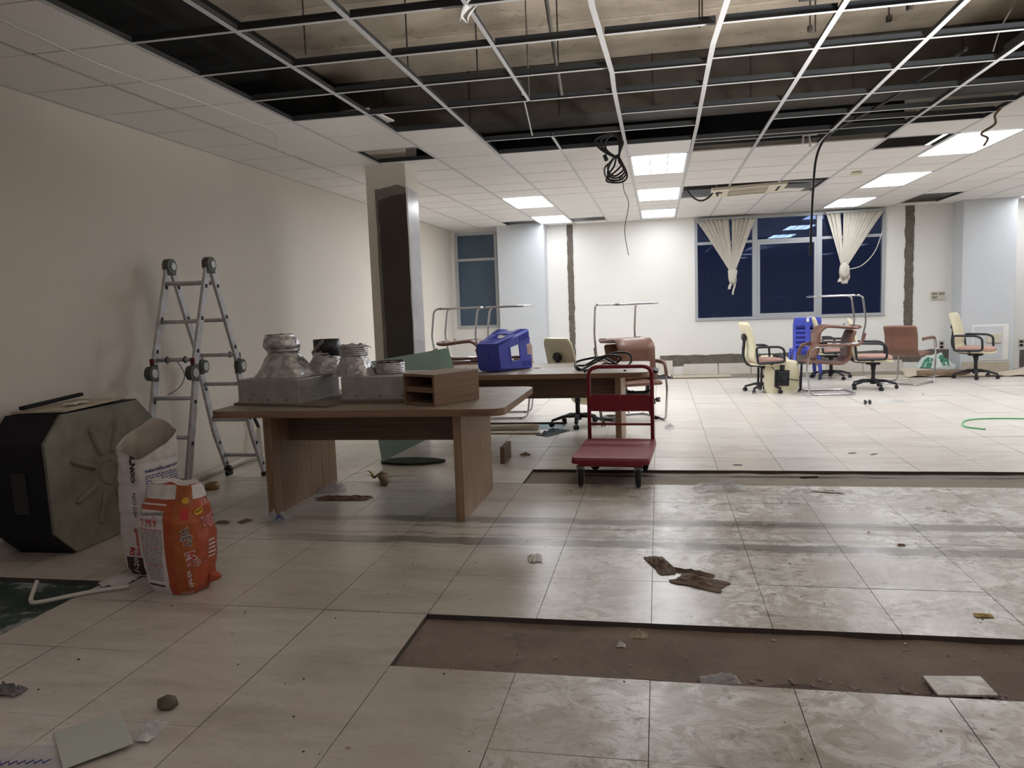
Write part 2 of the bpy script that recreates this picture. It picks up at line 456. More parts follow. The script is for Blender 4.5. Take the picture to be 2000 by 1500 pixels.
ro = part('floor_tiling', rest, TM, floor); ro['kind'] = 'stuff'

# floors of the stripped strips
def patch(name, x0, x1, y0, y1, z0, mat, nx=40, ny=8, amp=.004, fr=3.0):
    mb = MB(); mb.grid(lambda u, v: Vector((x0 + (x1 - x0) * u, y0 + (y1 - y0) * v, z0 + amp * (nz(u * (x1 - x0) * fr, v * (y1 - y0) * fr * 2, 2) + 1))), nx, ny)
    return part(name, mb, mat, floor)
patch('screed_strip', -1.05, 6, 2.70, 3.20, -.0295, 'screed', 140, 14, .006, 5)
patch('screed_strip', -1.05, 7, 5.70, 6.20, -.0295, 'screed_far', 100, 8, .006, 5)
mb = MB(); mb.grid(lambda u, v: Vector((-.6 + 7.6 * u, 6.06 + .035 * v + .006 * nz(u * 30, 1), -.013 - .01 * abs(2 * v - 1) + .003 * nz(u * 60, 3))), 160, 2)
part('mortar_ridge', mb, M['ink_br'], floor)
patch('glue_patch', XL, -2.9, -1, 3.44, -.029, 'glue', 30, 60, .004, 6)
patch('glue_patch', -2.75, -1.05, 8.2, 8.7, -.029, 'tealp', 30, 20, .006, 4)
patch('screed_strip', .2, 7, 13.3, YF, -.0295, 'screed_far', 60, 8, .006, 4)
# mortar ridge left along the near edge of the first strip
mb = MB(); mb.grid(lambda u, v: Vector((-.5 + 5.5 * u, 2.70 + .09 * v * (1 + .5 * nz(u * 30, 4)) * min(1, u * 14), -.0285 + .012 * (1 - v) * (1 + .3 * nz(u * 60, v * 4)))), 160, 4)
part('mortar_ridge', mb, mk_concrete('dark_mortar', (96, 80, 74), (82, 68, 62), 5, .95, .6), floor)
for (x, y, w, d, a) in ((1.02, 2.80, .20, .12, 6), (1.35, 2.83, .10, .05, -20)):
    part('tile_fragment', MB().box((0, 0, 0), (w, d, .01), bev=.002), 'floor', floor, loc=(x, y, -.008), rot=(R(4), 0, R(a)))
mb = MB()
for i in range(60):
    u = random.random(); x = .3 + 1.6 * u; s_ = random.uniform(.006, .018)
    mb.box((x, 2.735 + random.uniform(0, .09), -.024), (s_ * 1.6, s_, s_ * .7), rot=Matrix.Rotation(random.uniform(0, 3), 3, 'Z'), bev=s_ * .15)
o = part('rubble', mb, mk_concrete('pinkish_rubble', (150, 132, 134), (120, 104, 100), 9), floor); o['kind'] = 'stuff'
# grit and crumbs all over the floor: nobody could count them
for nm, mt, cnt, sd in (('grit', 'ink_k', 200, 3), ('plaster_crumbs', 'cardg', 110, 5)):
    rnd = random.Random(sd); mb = MB()
    for i in range(cnt):
        y = rnd.uniform(1.9, 11) if i % 3 else rnd.uniform(2, 6.5); x = rnd.uniform(-3.3, .55 * y + .2)
        inh = any(h[0] < x < h[1] and h[2] < y < h[3] for h in HOLES)
        if mt == 'cardg' and not inh and i % 3: y = rnd.uniform(2.75, 3.18); x = rnd.uniform(-1, 2); inh = True
        s_ = rnd.uniform(.0015, .0046) * (1.8 if mt == 'cardg' and rnd.random() < .15 else 1)
        mb.box((x, y, (-.022 if inh else .001) + s_ * .3), (s_ * rnd.uniform(1, 2.4), s_, s_ * .7), rot=Matrix.Rotation(rnd.uniform(0, 3), 3, 'Z'))
    o = part(nm, mb, mt, floor); o['kind'] = 'stuff'

# walls
struct('wall_left', MB().mbox((XL - .12, YB, -.03), (XL, YF + .12, ZS)), 'wall', 'long cream wall on the left')
struct('wall_back', MB().mbox((XL, YB - .12, -.03), (XR, YB, ZS)), 'wall', 'cream wall behind the camera')
struct('wall_right', MB().mbox((XR, YB - .12, -.03), (XR + .12, YF + .12, ZS)), 'wall', 'cream wall on the right')
mb = MB()
W1 = (.66, 3.85, .95, 2.775); W2 = (-3.78, -2.97, .945, 2.745)
xs = [XL, W2[0], W2[1], W1[0], W1[1], XR]
for a, b, z0, z1 in ((XL, W2[0], -.03, ZS), (W2[0], W2[1], -.03, W2[2]), (W2[0], W2[1], W2[3], ZS), (W2[1], W1[0], -.03, ZS), (W1[0], W1[1], -.03, W1[2]), (W1[0], W1[1], W1[3], ZS), (W1[1], XR, -.03, ZS)):
    mb.mbox((a, YF, z0), (b, YF + .2, z1))
wf = struct('wall_far', mb, 'wall_far', 'cream far wall with the wide window')
# pilasters
struct('trim_1', MB().mbox((-2.88, 13.9, -.03), (-2.02, YF, ZC + .02), bev=.004), 'skim', 'pale bluish pilaster beside the narrow window')
struct('trim_2', MB().mbox((4.92, 13.85, -.03), (5.72, YF, ZC + .02), bev=.004), 'skim', 'pale grey skimmed pilaster at the right end of the far wall')
mb = MB().mbox((5.09, 13.838, .17), (5.64, 13.85, .76), bev=.004); part('plaster_panel', mb, 'wall_far', bpy.data.objects['trim_2'])
mb = MB().mbox((5.12, 13.832, .2), (5.55, 13.84, .73), bev=.003); part('plaster_panel', mb, 'skim', bpy.data.objects['trim_2'])
mb = MB().mbox((5.30, 13.80, .46), (5.52, 13.835, .62), bev=.006); part('cover_box', mb, 'switch', bpy.data.objects['trim_2'], 'ivory junction cover')
mb = MB().mbox((4.95, 13.83, -.03), (5.66, 13.855, .15), bev=.003); part('skirting', mb, 'cardg', bpy.data.objects['trim_2'])
# cement chases
def chase(x0, x1, z0, z1, vertical=True, amp=.02, seed=0):
    mb = MB(); n = 70
    L, Rr = [], []
    for i in range(n + 1):
        t = i / n
        j = lambda k: amp * (nz(t * 14, seed + k) + .7 * nz(t * 45, seed + k + 5))
        if vertical:
            z = z0 + (z1 - z0) * t; L.append((x0 + j(0), z)); Rr.append((x1 + j(3), z))
        else:
            x = x0 + (x1 - x0) * t; L.append((x, z0 + j(0) * .5)); Rr.append((x, z1 + j(3)))
    for i in range(n):
        q = [L[i], L[i + 1], Rr[i + 1], Rr[i]]
        mb.b.faces.new([mb.b.verts.new((x, 0, z)) for x, z in q])
    bmesh.ops.remove_doubles(mb.b, verts=mb.b.verts, dist=1e-5)
    bmesh.ops.solidify(mb.b, geom=list(mb.b.faces), thickness=.006)
    return part('cement_chase', mb, 'cement', wf, loc=(0, YF - .004, 0))
chase(-1.64, -1.53, .30, 2.80, True, .018, 1)
chase(4.17, 4.31, .30, 2.80, True, .020, 9)
chase(.02, 4.9, .13, .335, False, .022, 20)
chase(6.0, 8.5, .0, .30, False, .03, 30)
rnd = random.Random(4)
for x0, x1 in ((.44, 1.05), (1.06, 1.62), (1.63, 2.2), (2.9, 3.5), (3.52, 4.15), (-.05, .25)):
    part('skirting_tile', MB().mbox((x0 + .004, YF - .03, -.03), (x1 - .004, YF - .004, .17 if x0 > 0 else .24), bev=.002), 'floor', wf, rot=None)

# column on the left with dark primer
col = struct('column', MB().mbox((-2.85, 7.40, -.03), (-2.43, 7.80, ZS), bev=.006), 'wall', 'square column with dark grey primer patches')
def ragged(pts, n, amp, seed):
    out = []
    for i in range(len(pts)):
        a, b = pts[i], pts[(i + 1) % len(pts)]
        for k in range(n):
            t = k / n; out.append((a[0] + (b[0] - a[0]) * t + amp * nz(i * 7 + k * .8, seed), a[1] + (b[1] - a[1]) * t + amp * nz(i * 7 + k * .8, seed + 9)))
    return out
FR = Matrix(((1, 0, 0, 0), (0, 0, -1, 7.4), (0, 1, 0, 0), (0, 0, 0, 1)))     # xy -> xz plane on the front
part('primer_patch', MB().prism(ragged([(-2.75, 0), (-2.436, 0), (-2.436, 2.57), (-2.52, 2.60), (-2.76, 2.56)], 14, .012, 3), .003, FR), 'skin_lt', col)
part('primer_patch', MB().prism(ragged([(-2.70, 0), (-2.434, 0), (-2.434, 2.51), (-2.58, 2.50), (-2.73, 2.45), (-2.72, 1.3)], 14, .015, 8), .005, FR), 'skin_pl', col)
SR = Matrix(((0, 0, 1, -2.43), (1, 0, 0, 0), (0, 1, 0, 0), (0, 0, 0, 1)))
part('primer_patch', MB().prism(ragged([(7.405, 0), (7.76, 0), (7.76, 2.55), (7.42, 2.58)], 14, .01, 12), .003, SR), 'skin_sh', col)

# ---------------------------------------------------------------- ceiling
ceil = struct('ceiling', MB().mbox((XL - .1, YB - .1, ZS), (XR + .1, YF + .1, ZS + .2)), 'slab', 'raw concrete slab above the stripped suspended ceiling')
part('beam', MB().mbox((XL, 7.35, 3.12), (XR, 7.85, ZS), bev=.01), 'beam', ceil)
part('beam', MB().mbox((XL, 12.4, 3.1), (XR, 12.9, ZS)), 'beam', ceil)
part('beam', MB().mbox((XL, 1.3, 3.12), (XR, 1.8, ZS)), 'beam', ceil)
for i, y in enumerate((4.75, 5.5, 6.35)):
    mb = MB(); mb.grid(lambda u, v: Vector((-3.0 + 9 * u, y + .05 * v + .02 * nz(u * 20, i), ZS - .012 * math.sin(PI * v) - .002)), 60, 3)
    part('slab_seam', mb, 'slab', ceil)
for i in range(9):
    x = -2.6 + i * .86 + .1 * nz(i, 5)
    part('beam_seam', MB().mbox((x, 7.343, 3.12), (x + .012, 7.352, ZS)), 'ink_br', ceil)
tag(link('void_shade_box', MB().mbox((XL + .02, 1.9, 3.24), (-3.06, 7.3, 3.58), bev=.01).mesh('void_shade_box', 'black')), 'black box standing for the unlit void above the ceiling tiles along the left wall', 'duct')  # near-black box painted to read as unlit space over the left tiles
tag(link('void_shade_box', MB().mbox((-3.0, 9.0, 3.15), (2.6, 9.5, 3.45), bev=.01).mesh('void_shade_box', 'black')), 'black box standing for the unlit depth of the void behind the concrete beam', 'duct')  # same near-black colour for the unlit void past the beam

def tee_mesh(L, wid=.022, h=.038):
    mb = MB(); mb.mbox((-wid / 2, 0, 0), (wid / 2, L, .0015)); mb.mi = 1; mb.mbox((-.001, .001, .0015), (.001, L - .001, h)); mb.mbox((-.004, .001, h - .006), (.004, L - .001, h))
    return mb.mesh('tee', ['tee', 'teeweb'])
OPEN = set()   # cells without tile, indexed by (gx index, gy index) lower corner
def gi(x): return round((x - .33) / .6)
def gj(y): return round((y - 7.9) / .6)
for i in range(gi(-2.67), gi(2.73)):
    for j in range(-19, gj(7.3)): OPEN.add((i, j))
for i in range(gi(.33), gi(2.13)): OPEN.add((i, gj(7.3)))
for c in ((-2.67, 5.5), (-2.67, 6.1), (-2.07, 6.1), (-2.07, 6.7)): OPEN.discard((gi(c[0]), gj(c[1])))
OPEN.add((gi(2.13), gj(7.9)))
for c in ((-2.67, 12.7 + .6), (-1.47, 13.3), (4.0, 13.3), (3.93, 12.7)): OPEN.add((gi(c[0]), gj(c[1])))
AC = [(gi(.33 + .6 * k), gj(10.3 + .6 * j)) for k in range(3) for j in range(2)]
for c in AC: OPEN.add(c)
LIGHTS = [(-.27, 7.9), (-.27, 10.3), (-.27, 12.7), (-2.07, 10.3), (-2.07, 12.7), (2.73, 7.9), (2.73, 10.3), (2.73, 12.7), (5.73, 7.9), (5.73, 10.3), (5.73, 12.7)]
LC = set()
for x, y in LIGHTS: LC |= {(gi(x), gj(y)), (gi(x), gj(y) + 1)}
ct = MB().mbox((-.289, -.2925, 0), (.289, .2925, .012)).mesh('ceiling_tile', 'tilec')
crest = MB(); nct = 0
xk = lambda i: .33 + .6 * i
yk = lambda j: 7.9 + .6 * j
for i in range(-7, 15):
    for j in range(-19, 11):
        x0, y0 = xk(i), yk(j)
        if x0 > XR - .1 or (i, j) in OPEN or (i, j) in LC: continue
        if -2.95 < x0 + .3 < -2.3 and 7.25 < y0 + .3 < 7.9 : pass
        y1 = min(y0 + .6, YF)
        if y1 - y0 < .05: continue
        cx, cy = x0 + .3, (y0 + y1) / 2
        vis = inframe((cx, cy, ZC), 60) and cy > 0
        if y1 - y0 > .59 and vis:
            nct += 1
            o = link('ceiling_tile', ct, ceil, (cx, cy, ZC + .002 + random.uniform(0, .001)), (random.uniform(-.003, .003), random.uniform(-.002, .002), 0))
        elif vis:
            part('ceiling_tile', MB().mbox((-.291, -(y1 - y0) / 2 + .003, 0), (.291, (y1 - y0) / 2 - .003, .012)), 'tilec', ceil, loc=(cx, cy, ZC + .003))
        else: crest.mbox((x0 + .006, y0 + .003, ZC + .002), (x0 + .594, y1 - .003, ZC + .014))
o = part('ceiling_tiling', crest, 'tilec', ceil); o['kind'] = 'stuff'
# raised tile and leaning tile by the column
o = link('ceiling_tile', ct, ceil, (-2.36, 5.80, ZC + .05), (R(4), R(-3), 0))
# main runners along the room
def runner(pts, wid=.022, h=.038):
    mb = MB()
    for (a, b) in zip(pts, pts[1:]):
        a = Vector(a); b = Vector(b)
        def strip(hw, z0, z1, mi):
            mb.mi = mi
            A = [a + Vector((s * hw, 0, z)) for s, z in ((-1, z0), (1, z0), (1, z1), (-1, z1))]; B = [b + Vector((s * hw, 0, z)) for s, z in ((-1, z0), (1, z0), (1, z1), (-1, z1))]
            va = [mb.b.verts.new(p) for p in A]; vb = [mb.b.verts.new(p) for p in B]
            for k in range(4): mb.b.faces.new((va[k], va[(k + 1) % 4], vb[(k + 1) % 4], vb[k])).material_index = mi
            mb.b.faces.new(va[::-1]); mb.b.faces.new(vb)
        strip(wid / 2, 0, .0015, 0); strip(.0012, .0015, h, 1)
    return mb
for i in range(-6, 15):
    x = xk(i)
    if x > XR: break
    if i == -2:      # this runner stops short over the opening
        part('main_runner', runner([(x, YB + .1, ZC), (x, 5.5, ZC)]), ['tee', 'teeweb'], ceil)
        part('main_runner', runner([(x, 6.7, ZC), (x, YF - .01, ZC)]), ['tee', 'teeweb'], ceil); continue
    if i == -1:
        pts = [(x, YB + .1, ZC), (x - .02, 3.9, ZC), (x + .015, 4.9, ZC - .03), (x + .0, 5.4, ZC), (x, YF - .01, ZC)]
    elif i == 0:
        pts = [(x + .03, YB + .1, ZC), (x + .03, 3.7, ZC), (x - .015, 4.45, ZC - .055), (x, 5.3, ZC), (x + .01, 6.7, ZC), (x, YF - .01, ZC)]
    else: pts = [(x, YB + .1, ZC), (x, YF - .01, ZC)]
    part('main_runner', runner(pts, .030 if -6 < i < 4 else .02), ['tee', 'teeweb'], ceil)
part('main_runner', MB().mbox((0, 0, 0), (.03, 1.3, .04)), 'teeweb', ceil, loc=(2.13, 4.3, ZC + .03), rot=(R(2), 0, R(-3)))
tm = tee_mesh(.58, .024, .042); tmc = None
for j in range(-15, gj(7.9) + 1):
    for i in range(gi(-2.67), gi(2.73)):
        y = yk(j)
        if y < .9: continue
        if (i, j) not in OPEN and (i, j - 1) not in OPEN: continue
        if (i, j) in ((0, gj(6.7)), (3, gj(6.1) - 9)) : continue
        if y > 7.35 and (i, j) not in OPEN: continue
        if i in (-3, -2) and j == gj(6.1): continue
        sag = -.03 if (i in (-1,) and j == gj(4.9)) else 0
        o = link('cross_tee', tm, ceil, (xk(i) + .01, y, ZC + .0005 + sag), (0, 0, -PI / 2))
for (i, y, a) in ((0, 7.45, 1.2), (1, 7.46, -1), (2, 7.0, 1.5), (3, 7.05, 1)):
    link('cross_tee', tm, ceil, (xk(i) + .01, y, ZC + .002), (0, 0, -PI / 2 + R(a)))
# edge angle on the left wall
struct('trim_3', MB().mbox((XL, YB, ZC - .001), (XL + .02, YF, ZC + .001)).mbox((XL, YB, ZC), (XL + .002, YF, ZC + .02)), 'tee', 'white edge angle along the left wall')
# hanger rods
rnd = random.Random(11)
def hang(p, q, r, label, name='hanger_rod'):
    return single(name, MB().cyl(p, q, r, n=8), 'rod', label, 'rod', 'thin steel hanger rods left dangling from the slab')
for k, (x, y, z0) in enumerate([(-1.62, 5.1, 2.95), (-1.1, 4.9, 2.82), (-.62, 5.2, 2.9), (-.2, 4.6, 3.2), (.28, 5.1, 3.05), (.30, 5.15, 3.1), (.95, 5.2, 3.0), (1.0, 5.3, 3.02), (1.2, 4.6, 3.25), (1.35, 5.0, 2.95), (1.9, 5.3, 3.2), (-2.3, 5.0, 3.1)]):
    mb = MB().cyl((0, 0, z0 - ZS), (.02 * nz(k, 3) * 4, .04 * nz(k, 8), 0), .005, n=6)
    if k % 3 == 0: mb.box((0, 0, z0 - ZS + .01), (.03, .03, .035), bev=.004)
    tag(link('hanger_rod', mb.mesh('hanger_rod', 'rod'), None, (x, y, ZS)), 'thin rusty hanger rod dangling from the bare slab above the grid', 'rod', 'hanger rods dangling from the bare slab')
tag(link('conduit_pipe', MB().cyl((0, 0, 0), (.08, .3, -.78), .014, n=10).mesh('conduit_pipe', 'duct'), None, (-.72, 5.2, ZS)), 'thin grey conduit slanting down from the slab between two runners', 'pipe')
tag(link('conduit_pipe', MB().cyl((0, 0, 0), (0, .0, -.75), .018, n=10).mesh('conduit_pipe', 'rod'), None, (1.33, 4.55, ZS)), 'dark upright conduit dropping from the slab at the top right', 'pipe')
mb = MB().cyl((-.2, 0, 0), (.2, .05, -.03), .07, n=20); mb.mi = 1; mb.cyl((.2, .05, -.03), (.4, .08, -.04), .062, n=20)
tag(link('duct_stub', mb.mesh('duct_stub', ['duct', 'ink_k']), None, (.42, 4.45, 3.42)), 'short round grey duct stub hanging under the slab', 'duct')
mb = MB().mbox((0, 0, 0), (.05, .035, 1.0)); mb.mbox((-.0, 0, 0), (.004, .05, 1.0))
o = single('steel_channel', MB().mbox((0, -.02, 0), (1.75, .02, .055), bev=.002), 'teeweb', 'dark perforated steel channel lying across the grid at the top right', 'channel', loc=(.72, 4.22, ZC + .045), rot=(0, 0, R(1.5)))
# strips of torn membrane
mb = MB(); mb.grid(lambda u, v: Vector((.11 * (u - .5) * (1 - .65 * v) + .03 * math.sin(5 * v), .04 * math.sin(7 * u + 3 * v), -.20 * v)), 8, 12, .002)
single('torn_membrane', mb, 'paper', 'white scrap of torn membrane draped over a runner at the top', 'scrap', loc=(-.86, 3.72, ZC + .14))

# light panels
frame = MB()
for a, b in (((-.292, 0), (-.27, 1.19)), ((.27, 0), (.292, 1.19))): frame.mbox((a[0], .005, -.004), (b[0], 1.19, .012))
frame.mbox((-.292, .005, -.004), (.292, .022, .012)); frame.mbox((-.292, 1.172, -.004), (.292, 1.19, .012))
frame.mbox((-.295, 0, .06), (.295, 1.195, .065))
fm = frame.mesh('frame', 'lampframe')
dm = MB().mbox((-.27, .022, .006), (.27, 1.172, .012)).mesh('diffuser', 'panel')
dfar = MB().mbox((-.27, .022, .006), (.27, 1.172, .012)).mesh('diffuser', 'panel_far')
names = {(-.27, 7.9): 'large square fluorescent panel nearest the cable coil', (-.27, 10.3): 'middle fluorescent panel in the row above the room centre', (-.27, 12.7): 'farthest fluorescent panel in the row left of the wide window',
         (-2.07, 10.3): 'fluorescent panel to the right of the column', (-2.07, 12.7): 'fluorescent panel above the rough cement chase on the left', (2.73, 7.9): 'biggest fluorescent panel at the right edge with a wire hanging over it',
         (2.73, 10.3): 'middle fluorescent panel in the right-hand row', (2.73, 12.7): 'fluorescent panel right above the tied blind on the right',
         (5.73, 7.9): 'fluorescent panel outside the right edge, nearest', (5.73, 10.3): 'fluorescent panel outside the right edge, middle', (5.73, 12.7): 'fluorescent panel outside the right edge, farthest'}
slat = MB()
for k in range(1, 3): slat.mbox((-.27 + .18 * k - .006, .022, -.002), (-.27 + .18 * k + .006, 1.172, .005))
sm = slat.mesh('louvre', 'lampframe')
dr0 = None
dr = MB().mbox((-.27, .022, .006), (.27, 1.172, .012)).mesh('diffuser', 'panel_fill')  # dim panels added out of view to brighten the foreground and slab
for k, (x, y) in enumerate(((-2.07, -2.3), (.33, -2.3), (2.73, -2.3), (5.73, -2.3), (-2.07, .1), (.33, .1), (2.73, .1), (5.73, 2.5))):
    t = thing('ceiling_light', 'added off-camera fill panel, %s' % ('far left', 'left of the middle', 'right of the middle', 'far right', 'second row, left', 'second row, middle', 'second row, right', 'out of frame on the right')[k], 'light', (x + .3, y + .003, ZC - .01))
    link('frame', fm, t); link('diffuser', dr, t); link('louvre', sm, t)
for x, y in LIGHTS:
    t = thing('ceiling_light', names[(x, y)], 'light', (x + .3, y + .003, ZC + .001))
    link('frame', fm, t); link('diffuser', dm if y < 12 else dfar, t); link('louvre', sm, t)
# lowered grille in the hole over the column
o = single('metal_grille', MB().mbox((-.26, -.11, 0), (.26, .11, .006)), 'duct', 'crumpled grey metal sheet tilted in the open cell above the column', 'sheet', loc=(-2.30, 6.93, ZC + .05), rot=(R(10), R(4), R(12)))

# air conditioner panel
ac = thing('ceiling_air_conditioner', 'cream cassette air conditioner hanging slightly askew in the ceiling', 'air conditioner', (1.20, 10.88, ZC - .03), (R(1), R(-1.5), R(-3)))
part('body', MB().mbox((-.40, -.40, .02), (.40, .40, .28)), 'duct', ac)
part('panel', MB().prism(rrect(.94, .92, .02), .035), 'acpanel', ac)
mb = MB().mbox((-.25, -.20, -.006), (.25, .26, .002)); part('intake_grille', mb, 'grille', ac)
mb = MB()
for k in range(14): mb.mbox((-.24, -.19 + k * .032, -.010), (.24, -.184 + k * .032, -.005))
part('slats', mb, 'acpanel', ac)
for a, b in (((-.25, -.36), (.25, -.33)), ((-.25, .33), (.25, .36)), ((-.40, -.25), (-.37, .25)), ((.37, -.25), (.40, .25))):
    part('air_slot', MB().mbox((a[0], a[1], -.003), (b[0], b[1], .002)), 'dark', ac)
part('control_window', MB().mbox((-.42, -.2, -.005), (-.33, -.05, .002)), 'dark', ac)
mb = MB().tube(smooth_path([(.36, 10.4, ZC + .03), (.46, 10.5, ZC - .10), (.58, 10.62, ZC - .15), (.70, 10.7, ZC - .09), (.78, 10.75, ZC + .02)], 8), .012)
single('drain_hose', mb, 'cable', 'dark hose drooping out of the ceiling beside the air conditioner', 'hose')
single('metal_strip', MB().mbox((0, 0, 0), (.7, .02, .02)), 'tee', 'bare white metal strip crossing the open cells right of the air conditioner', 'strip', loc=(1.62, 10.75, ZC + .04), rot=(0, 0, R(14)))
single('fallen_tile', MB().mbox((0, 0, 0), (.45, .3, .012)), 'tilec', 'small loose ceiling tile piece lying askew behind the air conditioner', 'tile', loc=(1.55, 11.15, ZC + .02), rot=(0, R(2), R(6)))
single('smoke_detector', MB().lathe([(.0, 0), (.06, 0), (.07, .02), (.05, .04), (0, .045)], n=20), 'acpanel', 'small round cream detector on the ceiling between two light panels', 'detector', loc=(2.35, 9.95, ZC - .04))

# ---------------------------------------------------------------- windows
def window(name, x0, x1, z0, z1, mull, trans, panemat, label, sash=None):
    y0 = YF - .03; fr = .05
    mb = MB().mbox((x0, y0, z0), (x0 + fr, y0 + .09, z1)).mbox((x1 - fr, y0, z0), (x1, y0 + .09, z1)).mbox((x0 + fr, y0, z0), (x1 - fr, y0 + .09, z0 + fr)).mbox((x0 + fr, y0, z1 - fr), (x1 - fr, y0 + .09, z1))
    w = struct(name, mb, 'alu', label)
    edges = [x0 + fr] + mull + [x1 - fr]
    for m in mull: part('mullion', MB().mbox((m - .045, y0 + .005, z0 + fr), (m + .045, y0 + .085, z1 - fr), bev=.004), 'alu', w)
    for k in range(len(edges) - 1):
        a = edges[k] + (.045 if k else 0); b = edges[k + 1] - (.045 if k < len(edges) - 2 else 0)
        part('transom', MB().mbox((a, y0 + .01, trans - .025), (b, y0 + .08, trans + .025), bev=.003), 'alu', w)
        lo = z0 + fr
        if sash and k == sash:
            mb = MB()
            for q in ((a, lo, a + .04, trans - .025), (b - .04, lo, b, trans - .025), (a + .04, lo, b - .04, lo + .05), (a + .04, trans - .065, b - .04, trans - .025)): mb.mbox((q[0], y0 + .0, q[1]), (q[2], y0 + .05, q[3]))
            part('sash', mb, 'alu', w)
        part('pane', MB().mbox((a, y0 + .04, lo), (b, y0 + .046, trans - .025)), panemat, w)
        part('pane', MB().mbox((a, y0 + .04, trans + .025), (b, y0 + .046, z1 - fr)), panemat, w)
    return w
window('window_1', *W1, [1.70, 2.78], 2.33, 'pane', 'wide aluminium window with dark night panes', 1)
window('window_2', *W2, [], 2.24, 'bluepane', 'narrow window with blue grey panes at the left corner')
def blind(name, label, xa, xb, kx, kz, gap, outer):
    t = thing(name, label, 'blind', (0, YF - .09, 0))
    part('head_rail', MB().mbox((xa - .02, -.02, 2.735), (xb + .02, .02, 2.765), bev=.003), 'alu', t)
    n = 13
    for i in range(n):
        u = (i + .5) / n
        if gap[0] < u < gap[1]: continue
        x0 = xa + (xb - xa) * u
        side = (u - .5) * 2
        w0 = (xb - xa) / n * 1.4
        def fn(a, v, x0=x0, side=side, w0=w0, i=i):
            e = v ** (1.15 if abs(side) < .3 else .95)
            cx = x0 + (kx + side * .025 - x0) * e
            hw = w0 * (1 - .66 * e) * .5
            x = cx + (a - .5) * 2 * hw
            y = -.012 + (a - .5) * .05 * (1 - v) * (1 if i % 2 else .8) + .008 * math.sin(PI * a)
            return Vector((x, y, 2.735 + (kz - 2.735) * v))
        part('vane', MB().grid(fn, 3, 14, .002), 'fabric', t)
    def kn(u, v):
        th = 2 * PI * u; ph = PI * v; r = .10 * (1 + .5 * nz(3 * math.cos(th), 3 * math.sin(th), 4 * v + kx))
        return Vector((kx + .8 * r * math.sin(ph) * math.cos(th), -.02 + .6 * r * math.sin(ph) * math.sin(th), kz - .06 + 1.35 * r * math.cos(ph)))
    part('knot', MB().grid(kn, 20, 12, closed_u=True), 'fabric', t)
    for (dx, L, w) in outer:
        part('tail', MB().grid(lambda a, v: Vector((kx + dx + (a - .5) * w + .02 * math.sin(5 * v), -.01 - .01 * a, kz - .1 - L * v)), 2, 8, .002), 'fabric', t)
    return t
blind('vertical_blind', 'cream vertical blind knotted in the left bay of the wide window', .70, 1.70, 1.31, 1.80, (.52, .60), ((.02, .30, .03), (-.04, .2, .05)))
b2 = blind('vertical_blind', 'cream vertical blind knotted in the right bay of the wide window', 2.88, 3.80, 3.17, 1.80, (.22, .32), ((.03, .18, .10), (-.05, .15, .07)))
part('pull_cord', MB().tube(smooth_path([(3.78, -.03, 2.4), (3.66, -.03, 2.05), (3.45, -.03, 1.82), (3.2, -.03, 1.76)], 8), .008, 6), 'fabric', b2)

# wall fittings
def plate(x, z, w, h, label, y=YF, n=2):
    t = thing('wall_socket', label, 'socket', (x, y, z))
    part('plate', MB().mbox((-w / 2, -.012, -h / 2), (w / 2, 0, h / 2), bev=.003), 'switch', t)
    for k in range(n): part('socket_hole', MB().mbox((-w * .28, -.015, -h * .38 + k * h * .42), (w * .28, -.011, -h * .08 + k * h * .42)), 'dark', t)
    return t
t = thing('control_panel', 'ivory double thermostat control on the far wall right of the cement chase', 'control', (4.70, YF, 1.26))
part('case', MB().mbox((-.11, -.03, -.07), (.11, 0, .07), bev=.005), 'switch', t)
for x, z in ((-.055, .03), (.055, .03), (-.055, -.03)): part('display', MB().mbox((x - .042, -.034, z - .018), (x + .042, -.029, z + .018)), 'grille', t)
plate(4.78, .41, .09, .15, 'small ivory socket above the crumpled bag')
plate(6.02, .41, .10, .14, 'small ivory socket at the right edge of the far wall')
plate(-2.80, .85, .11, .13, 'white switch plate on the pale pilaster behind the blue stool', 13.9, 1)

# ================================================================ LEFT SIDE: old cassette unit, ladder, sacks
u = thing('old_air_conditioner', 'old octagonal cassette air conditioner body with black foam sides standing against the left wall', 'air conditioner', (-3.44, 4.20, 0), (0, R(-1.5), 0))
def octo(w, h, c):
    return [(-w + c, 0), (w - c, 0), (w, c), (w, h - c), (w - c, h), (-w + c, h), (-w, h - c), (-w, c)]
OM = Matrix(((0, 0, 1, -.36), (1, 0, 0, 0), (0, 1, 0, 0), (0, 0, 0, 1)))
part('foam_body', MB().prism(octo(.50, .84, .15), .35, OM), 'acblack', u)
OM2 = Matrix(((0, 0, 1, -.012), (1, 0, 0, 0), (0, 1, 0, .006), (0, 0, 0, 1)))
part('bottom_plate', MB().prism(octo(.486, .828, .15), .022, OM2), 'acgrey', u)
for k in range(8):
    a = R(22.5 + 45 * k); mb = MB()
    c_ = Vector((.012, .0, .42)); d = Vector((0, math.cos(a), math.sin(a)))
    mb.tube([c_ + d * .12, c_ + d * .14, c_ + d * .31, c_ + d * .33], [.012, .026, .026, .010], 10, flat=.62)
    part('pressed_rib', mb, 'acgrey', u)
part('pressed_ring', MB().tube([(.010, .075 * math.cos(2 * PI * k / 24), .42 + .075 * math.sin(2 * PI * k / 24)) for k in range(24)], .007, 6, closed=True), 'acgrey', u)
for y, z in ((-.45, .69), (-.45, .15)): part('bolt_cap', MB().cyl((-.17, y + .0, z), (-.17, y - .02, z - (0.0)), .025, n=14), 'acblack', u)
part('side_handle', MB().mbox((-.22, -.512, .28), (-.12, -.498, .52), bev=.004), 'ink_k', u)
part('flange_edge', MB().mbox((-.385, -.47, .10), (-.36, .47, .76)), 'laddalu', u)
